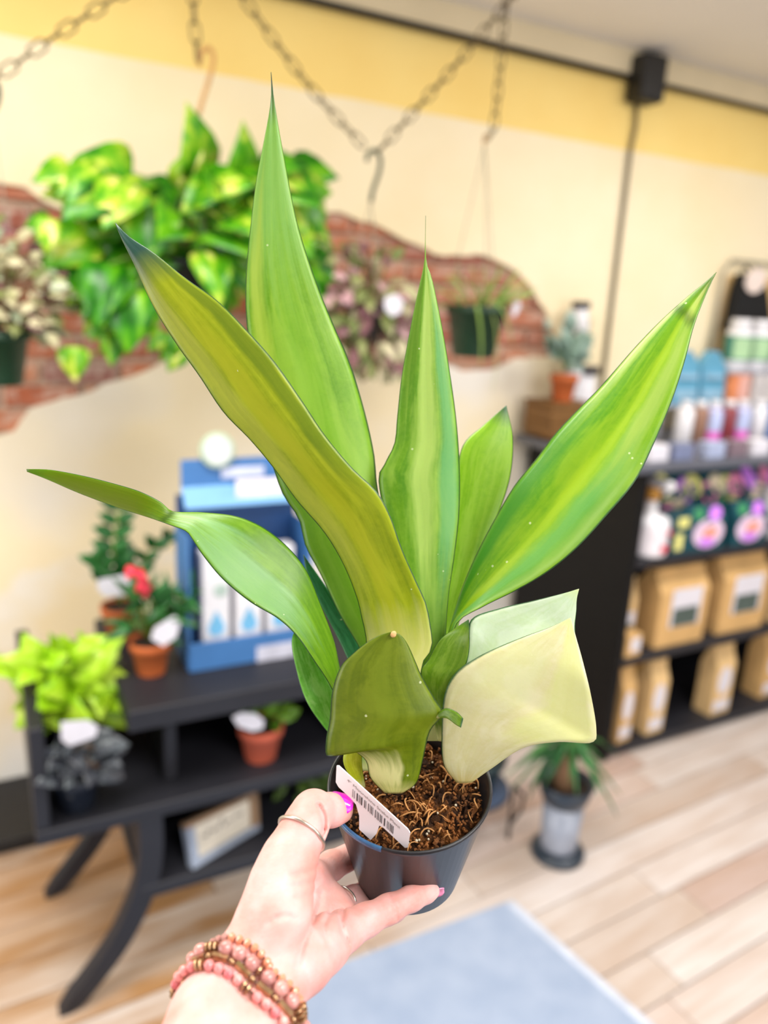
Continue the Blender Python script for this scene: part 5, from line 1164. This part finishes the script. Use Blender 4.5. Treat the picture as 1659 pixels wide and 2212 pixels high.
# the forearm runs on below the frame to the elbow
arm = MB(); fa = [cam3((446, 2350, .262)), cam3((402, 2460, .244)), cam3((330, 2640, .218)), np.array([-.095, .232, .165]), np.array([-.135, .315, .075]), np.array([-.175, .40, -.02])]
fd = (fa[1] - fa[0]) / np.linalg.norm(fa[1] - fa[0]); fs_ = np.array([.9, .43, .05]); fs_ -= fd * (fs_ @ fd); fs_ /= np.linalg.norm(fs_); fn_ = np.cross(fd, fs_)
rows_ = cat_rom(fa, 26); vs = []
for i, c_ in enumerate(rows_):
    k_ = np.interp(i / 25, [0, .25, .6, 1], [.90, 1.0, 1.12, 1.25])
    for a in np.linspace(0, 2 * math.pi, 32, endpoint=False): vs.append(Cm(c_ + k_ * (.0252 * math.cos(a) * fs_ + .0178 * math.sin(a) * fn_)))
arm.add(vs, [(i * 32 + k, i * 32 + (k + 1) % 32, (i + 1) * 32 + (k + 1) % 32, (i + 1) * 32 + k) for i in range(25) for k in range(32)] + [tuple(25 * 32 + k for k in range(32)), tuple(range(31, -1, -1))])
HV = [tuple(x) for x in (Vw @ M3.T + EYE)]; HF = [tuple(int(i) for i in f) for f in Ff]
HF += [tuple(i + len(HV) for i in f) for f in arm.f]; HV += arm.v
me = bpy.data.meshes.new('hand'); me.from_pydata(HV, [], HF); me.materials.append(t.m); me.shade_smooth(); me.update()
per = thing('person', 'left hand and forearm with pink nails reaching in from the bottom to hold the pot', 'person', Cm(cam3((480, 2200, .285))))
link('hand', me, per)
NAIL = plain('hot_pink_polish', (244, 40, 214), .15, var=.03, coat=.6); NAIL2 = plain('soft_pink_polish', (244, 150, 190), .2, var=.03, coat=.5)
def nail(c, d, nrm, L, W, mat, par):
    """curved nail plate: c centre, d towards the fingertip, nrm outwards (camera frame)"""
    c = np.array(c); d = np.array(d, float); d /= np.linalg.norm(d); nr = np.array(nrm, float); nr -= d * (nr @ d); nr /= np.linalg.norm(nr); s_ = np.cross(d, nr)
    n1, n2 = 9, 9; vs = []
    for lay in (0, -.0006):
        for i in range(n1):
            a = -1 + 2 * i / (n1 - 1)
            for j in range(n2):
                b = -1 + 2 * j / (n2 - 1); wl = math.sqrt(max(0, 1 - (abs(a) ** 3.2) * .75)); y = b * W / 2 * wl
                vs.append(Cm(c + d * a * L / 2 + s_ * y + nr * (lay - (y / W) ** 2 * W * .9 - a * a * L * .05)))
    k = n1 * n2; fs = []
    for i in range(n1 - 1):
        for j in range(n2 - 1):
            q = (i * n2 + j, i * n2 + j + 1, i * n2 + n2 + j + 1, i * n2 + n2 + j); fs.append(q); fs.append(tuple(k + x for x in q[::-1]))
    rim = [j for j in range(n2)] + [i * n2 + n2 - 1 for i in range(1, n1)] + [(n1 - 1) * n2 + j for j in range(n2 - 2, -1, -1)] + [i * n2 for i in range(n1 - 2, 0, -1)]
    for a, b in zip(rim, rim[1:] + rim[:1]): fs.append((a, k + a, k + b, b))
    m_ = MB(); m_.add(vs, fs); return m_.obj('nail', mat, par, True)
nail(cam3((739, 1729, .3515)), (1, .35, .2), (.12, -.72, -.7), .0115, .0095, NAIL, per)
nail(cam3((940, 1922, .3735)), (1, -.15, .12), (.25, -.5, .75), .0085, .0065, NAIL2, per)
# ---- rings (radius read from the finger's own surface)
def hull(cpt, q, fld=None):
    fld = body if fld is None else fld
    r = .003
    while r < .045:
        i = np.round((cpt + q * r - LO) / VOX).astype(int)
        if (i < 0).any() or (i >= DIM).any(): return None
        if fld[tuple(i)] > 0: return r
        r += .0003
    return None
def band(label, c, axis, th, mat, fld=None, up=(0, 0, -1)):
    a = np.array(axis, float); a /= np.linalg.norm(a); u = np.array(up, float); u -= a * (u @ a); u /= np.linalg.norm(u); v_ = np.cross(a, u)
    qs = [math.cos(q) * u + math.sin(q) * v_ for q in np.linspace(0, 2 * math.pi, 48, endpoint=False)]
    rr = np.array([hull(np.array(c), q, fld) or np.nan for q in qs]); med = np.nanmedian(rr); rr[np.isnan(rr)] = med; rr = np.clip(rr, med * .85, med * 1.2)
    for _ in range(4): rr = (np.roll(rr, 1) + 2 * rr + np.roll(rr, -1)) / 4
    m_ = MB(); m_.tube([Cm(np.array(c) + q * (r + th * .45)) for q, r in zip(qs, rr)], th, 8, closed=True); o = m_.obj('finger_ring', mat, None, True); return tag(o, label, 'ring')
SILV = plain('brushed_silver', (206, 198, 186), .3, metal=.9)
band('thin silver ring on the thumb', cam3((653, 1801, .3365)), cam3((682, 1752, .347)) - cam3((630, 1842, .332)), .0008, SILV)
band('thin silver ring on the finger behind the pot', cam3((737, 1956, .385)), cam3((764, 1947, .397)) - cam3((708, 1964, .372)), .0007, SILV, fingers[1])
# ---- bracelets
AE, AW = cam3((400, 2470, .243)), cam3((562, 2094, .304))
ad = (AW - AE) / np.linalg.norm(AW - AE)
side = np.array([.9, .43, .05]); side -= ad * (side @ ad); side /= np.linalg.norm(side); nrm_ = np.cross(ad, side)
if nrm_[2] > 0: nrm_ = -nrm_
def strand(name, label, tpos, lift, beads, tilt=-.004):
    """beads: cyclic list of (kind, radius along the strand, mesh builder); laid end to end round the wrist"""
    c = AE + (AW - AE) * tpos
    th_ = np.linspace(0, 2 * math.pi, 73)[:-1]; rad = []
    for a in th_:
        q = math.cos(a) * nrm_ + math.sin(a) * side; h = hull(c, q); rad.append(h)
    rr = np.array([np.nan if x is None else x for x in rad], float); rr[np.isnan(rr)] = np.nanmedian(rr) if not np.all(np.isnan(rr)) else .024
    for _ in range(3): rr = (np.roll(rr, 1) + rr * 2 + np.roll(rr, -1)) / 4
    pts = np.array([c + (math.cos(a) * nrm_ + math.sin(a) * side) * (rr[i] + lift) + ad * tilt * math.sin(a) for i, a in enumerate(th_)])
    pts = np.vstack([pts, pts[:1]]); Ls = np.r_[0, np.cumsum(np.linalg.norm(np.diff(pts, axis=0), axis=1))]; tot = Ls[-1]
    t_ = thing(name, label, 'bracelet', Cm(c), 'beaded bracelets on the wrist')
    m_ = MB(); m_.tube([Cm(p) for p in pts[:-1:2]], .0005, 5, closed=True); m_.obj('cord', plain('bracelet_cord', (110, 80, 66), .8), t_)
    s_ = 0; i = 0
    while s_ < tot - beads[i % len(beads)][1] * .6:
        nm, hl, me = beads[i % len(beads)]; s_ += hl
        p = np.array([np.interp(s_, Ls, pts[:, k]) for k in range(3)]); e = np.array([np.interp(min(tot, s_ + .001), Ls, pts[:, k]) for k in range(3)]); b0 = np.array([np.interp(max(0, s_ - .001), Ls, pts[:, k]) for k in range(3)])
        out = p - c
        if p[1] < HI[1] + .01: put(me, Cm(p), Vector(M3 @ (e - b0)), Vector(M3 @ out), 1.0, t_, nm)
        s_ += hl; i += 1
    return t_
def bead_mesh(r, mat, sc=(1, 1, 1), facet=False, name='bead', seg=12, rings=8):
    m_ = MB(); m_.ball((0, 0, 0), r, 8 if facet else seg, 5 if facet else rings, sc); return m_.mesh(name, mat, not facet)
def stone(name, cols, rough=.18):
    t = NT(name); v = t.coord(); oi = t.n('ShaderNodeObjectInfo').outputs['Random']
    add = t.n('ShaderNodeVectorMath', operation='ADD'); t.l(v, add.inputs[0]); cmb = t.n('ShaderNodeCombineXYZ'); t.l(t.math('MULTIPLY', oi, 9.0), cmb.inputs[0]); t.l(cmb.outputs[0], add.inputs[1])
    f = t.math('ADD', t.noise(add.outputs[0], 170, 4), t.math('MULTIPLY', t.math('SUBTRACT', oi, .5), .3)); n = len(cols)
    t.base(t.ramp(f, [(.25 + .5 * i / (n - 1), lin(c)) for i, c in enumerate(cols)])); t.set(rough=rough, coat=.5); return t.m
PKS = stone('pink_stone', [(214, 110, 116), (232, 144, 142), (240, 178, 168)]); BRS_ = stone('mottled_pink_stone', [(168, 116, 110), (210, 142, 136), (230, 176, 164)])
GLD = plain('antique_gold', (182, 146, 110), .26, metal=.85, var=.25, scale=200); CRY = plain('peach_crystal', (232, 150, 116), .12, var=.2, scale=200, coat=.6); MAUV = plain('mauve_crystal', (196, 142, 134), .12, var=.2, scale=200, coat=.6)
B1 = bead_mesh(.0020, PKS); BG_ = bead_mesh(.0029, BRS_, seg=14, rings=10); DS = bead_mesh(.0022, GLD, (1, .38, 1), True, 'gold_disc'); GB = bead_mesh(.0013, GLD, name='gold_bead'); C1 = bead_mesh(.0019, CRY, (1, .8, 1), True, 'crystal_bead'); C2 = bead_mesh(.0018, MAUV, (1, .8, 1), True, 'crystal_bead')
m_ = MB(); m_.box((0, 0, 0), (.0019, .0066, .0019)); TB = m_.mesh('gold_tube', GLD)
strand('bead_bracelet', 'bracelet of small round pink stone beads nearest the elbow', .695, .0017, [('bead', .0021, B1)] * 4 + [('gold_disc', .0010, DS)] * 2)
strand('bead_bracelet', 'bracelet of gold tubes and tiny gold beads second from the elbow', .765, .0015, [('gold_tube', .0036, TB), ('gold_bead', .0014, GB)])
strand('bead_bracelet', 'bracelet of large mottled pink stones with gold discs, chunkiest of the stack', .825, .0026, [('bead', .0030, BG_)] * 3 + [('gold_disc', .0010, DS)] * 3)
strand('bead_bracelet', 'bracelet of small peach and mauve crystals nearest the hand', .90, .0015, [('crystal_bead', .0017, C1)] * 6 + [('gold_disc', .0010, DS)] * 4 + [('crystal_bead', .0016, C2)] * 8)
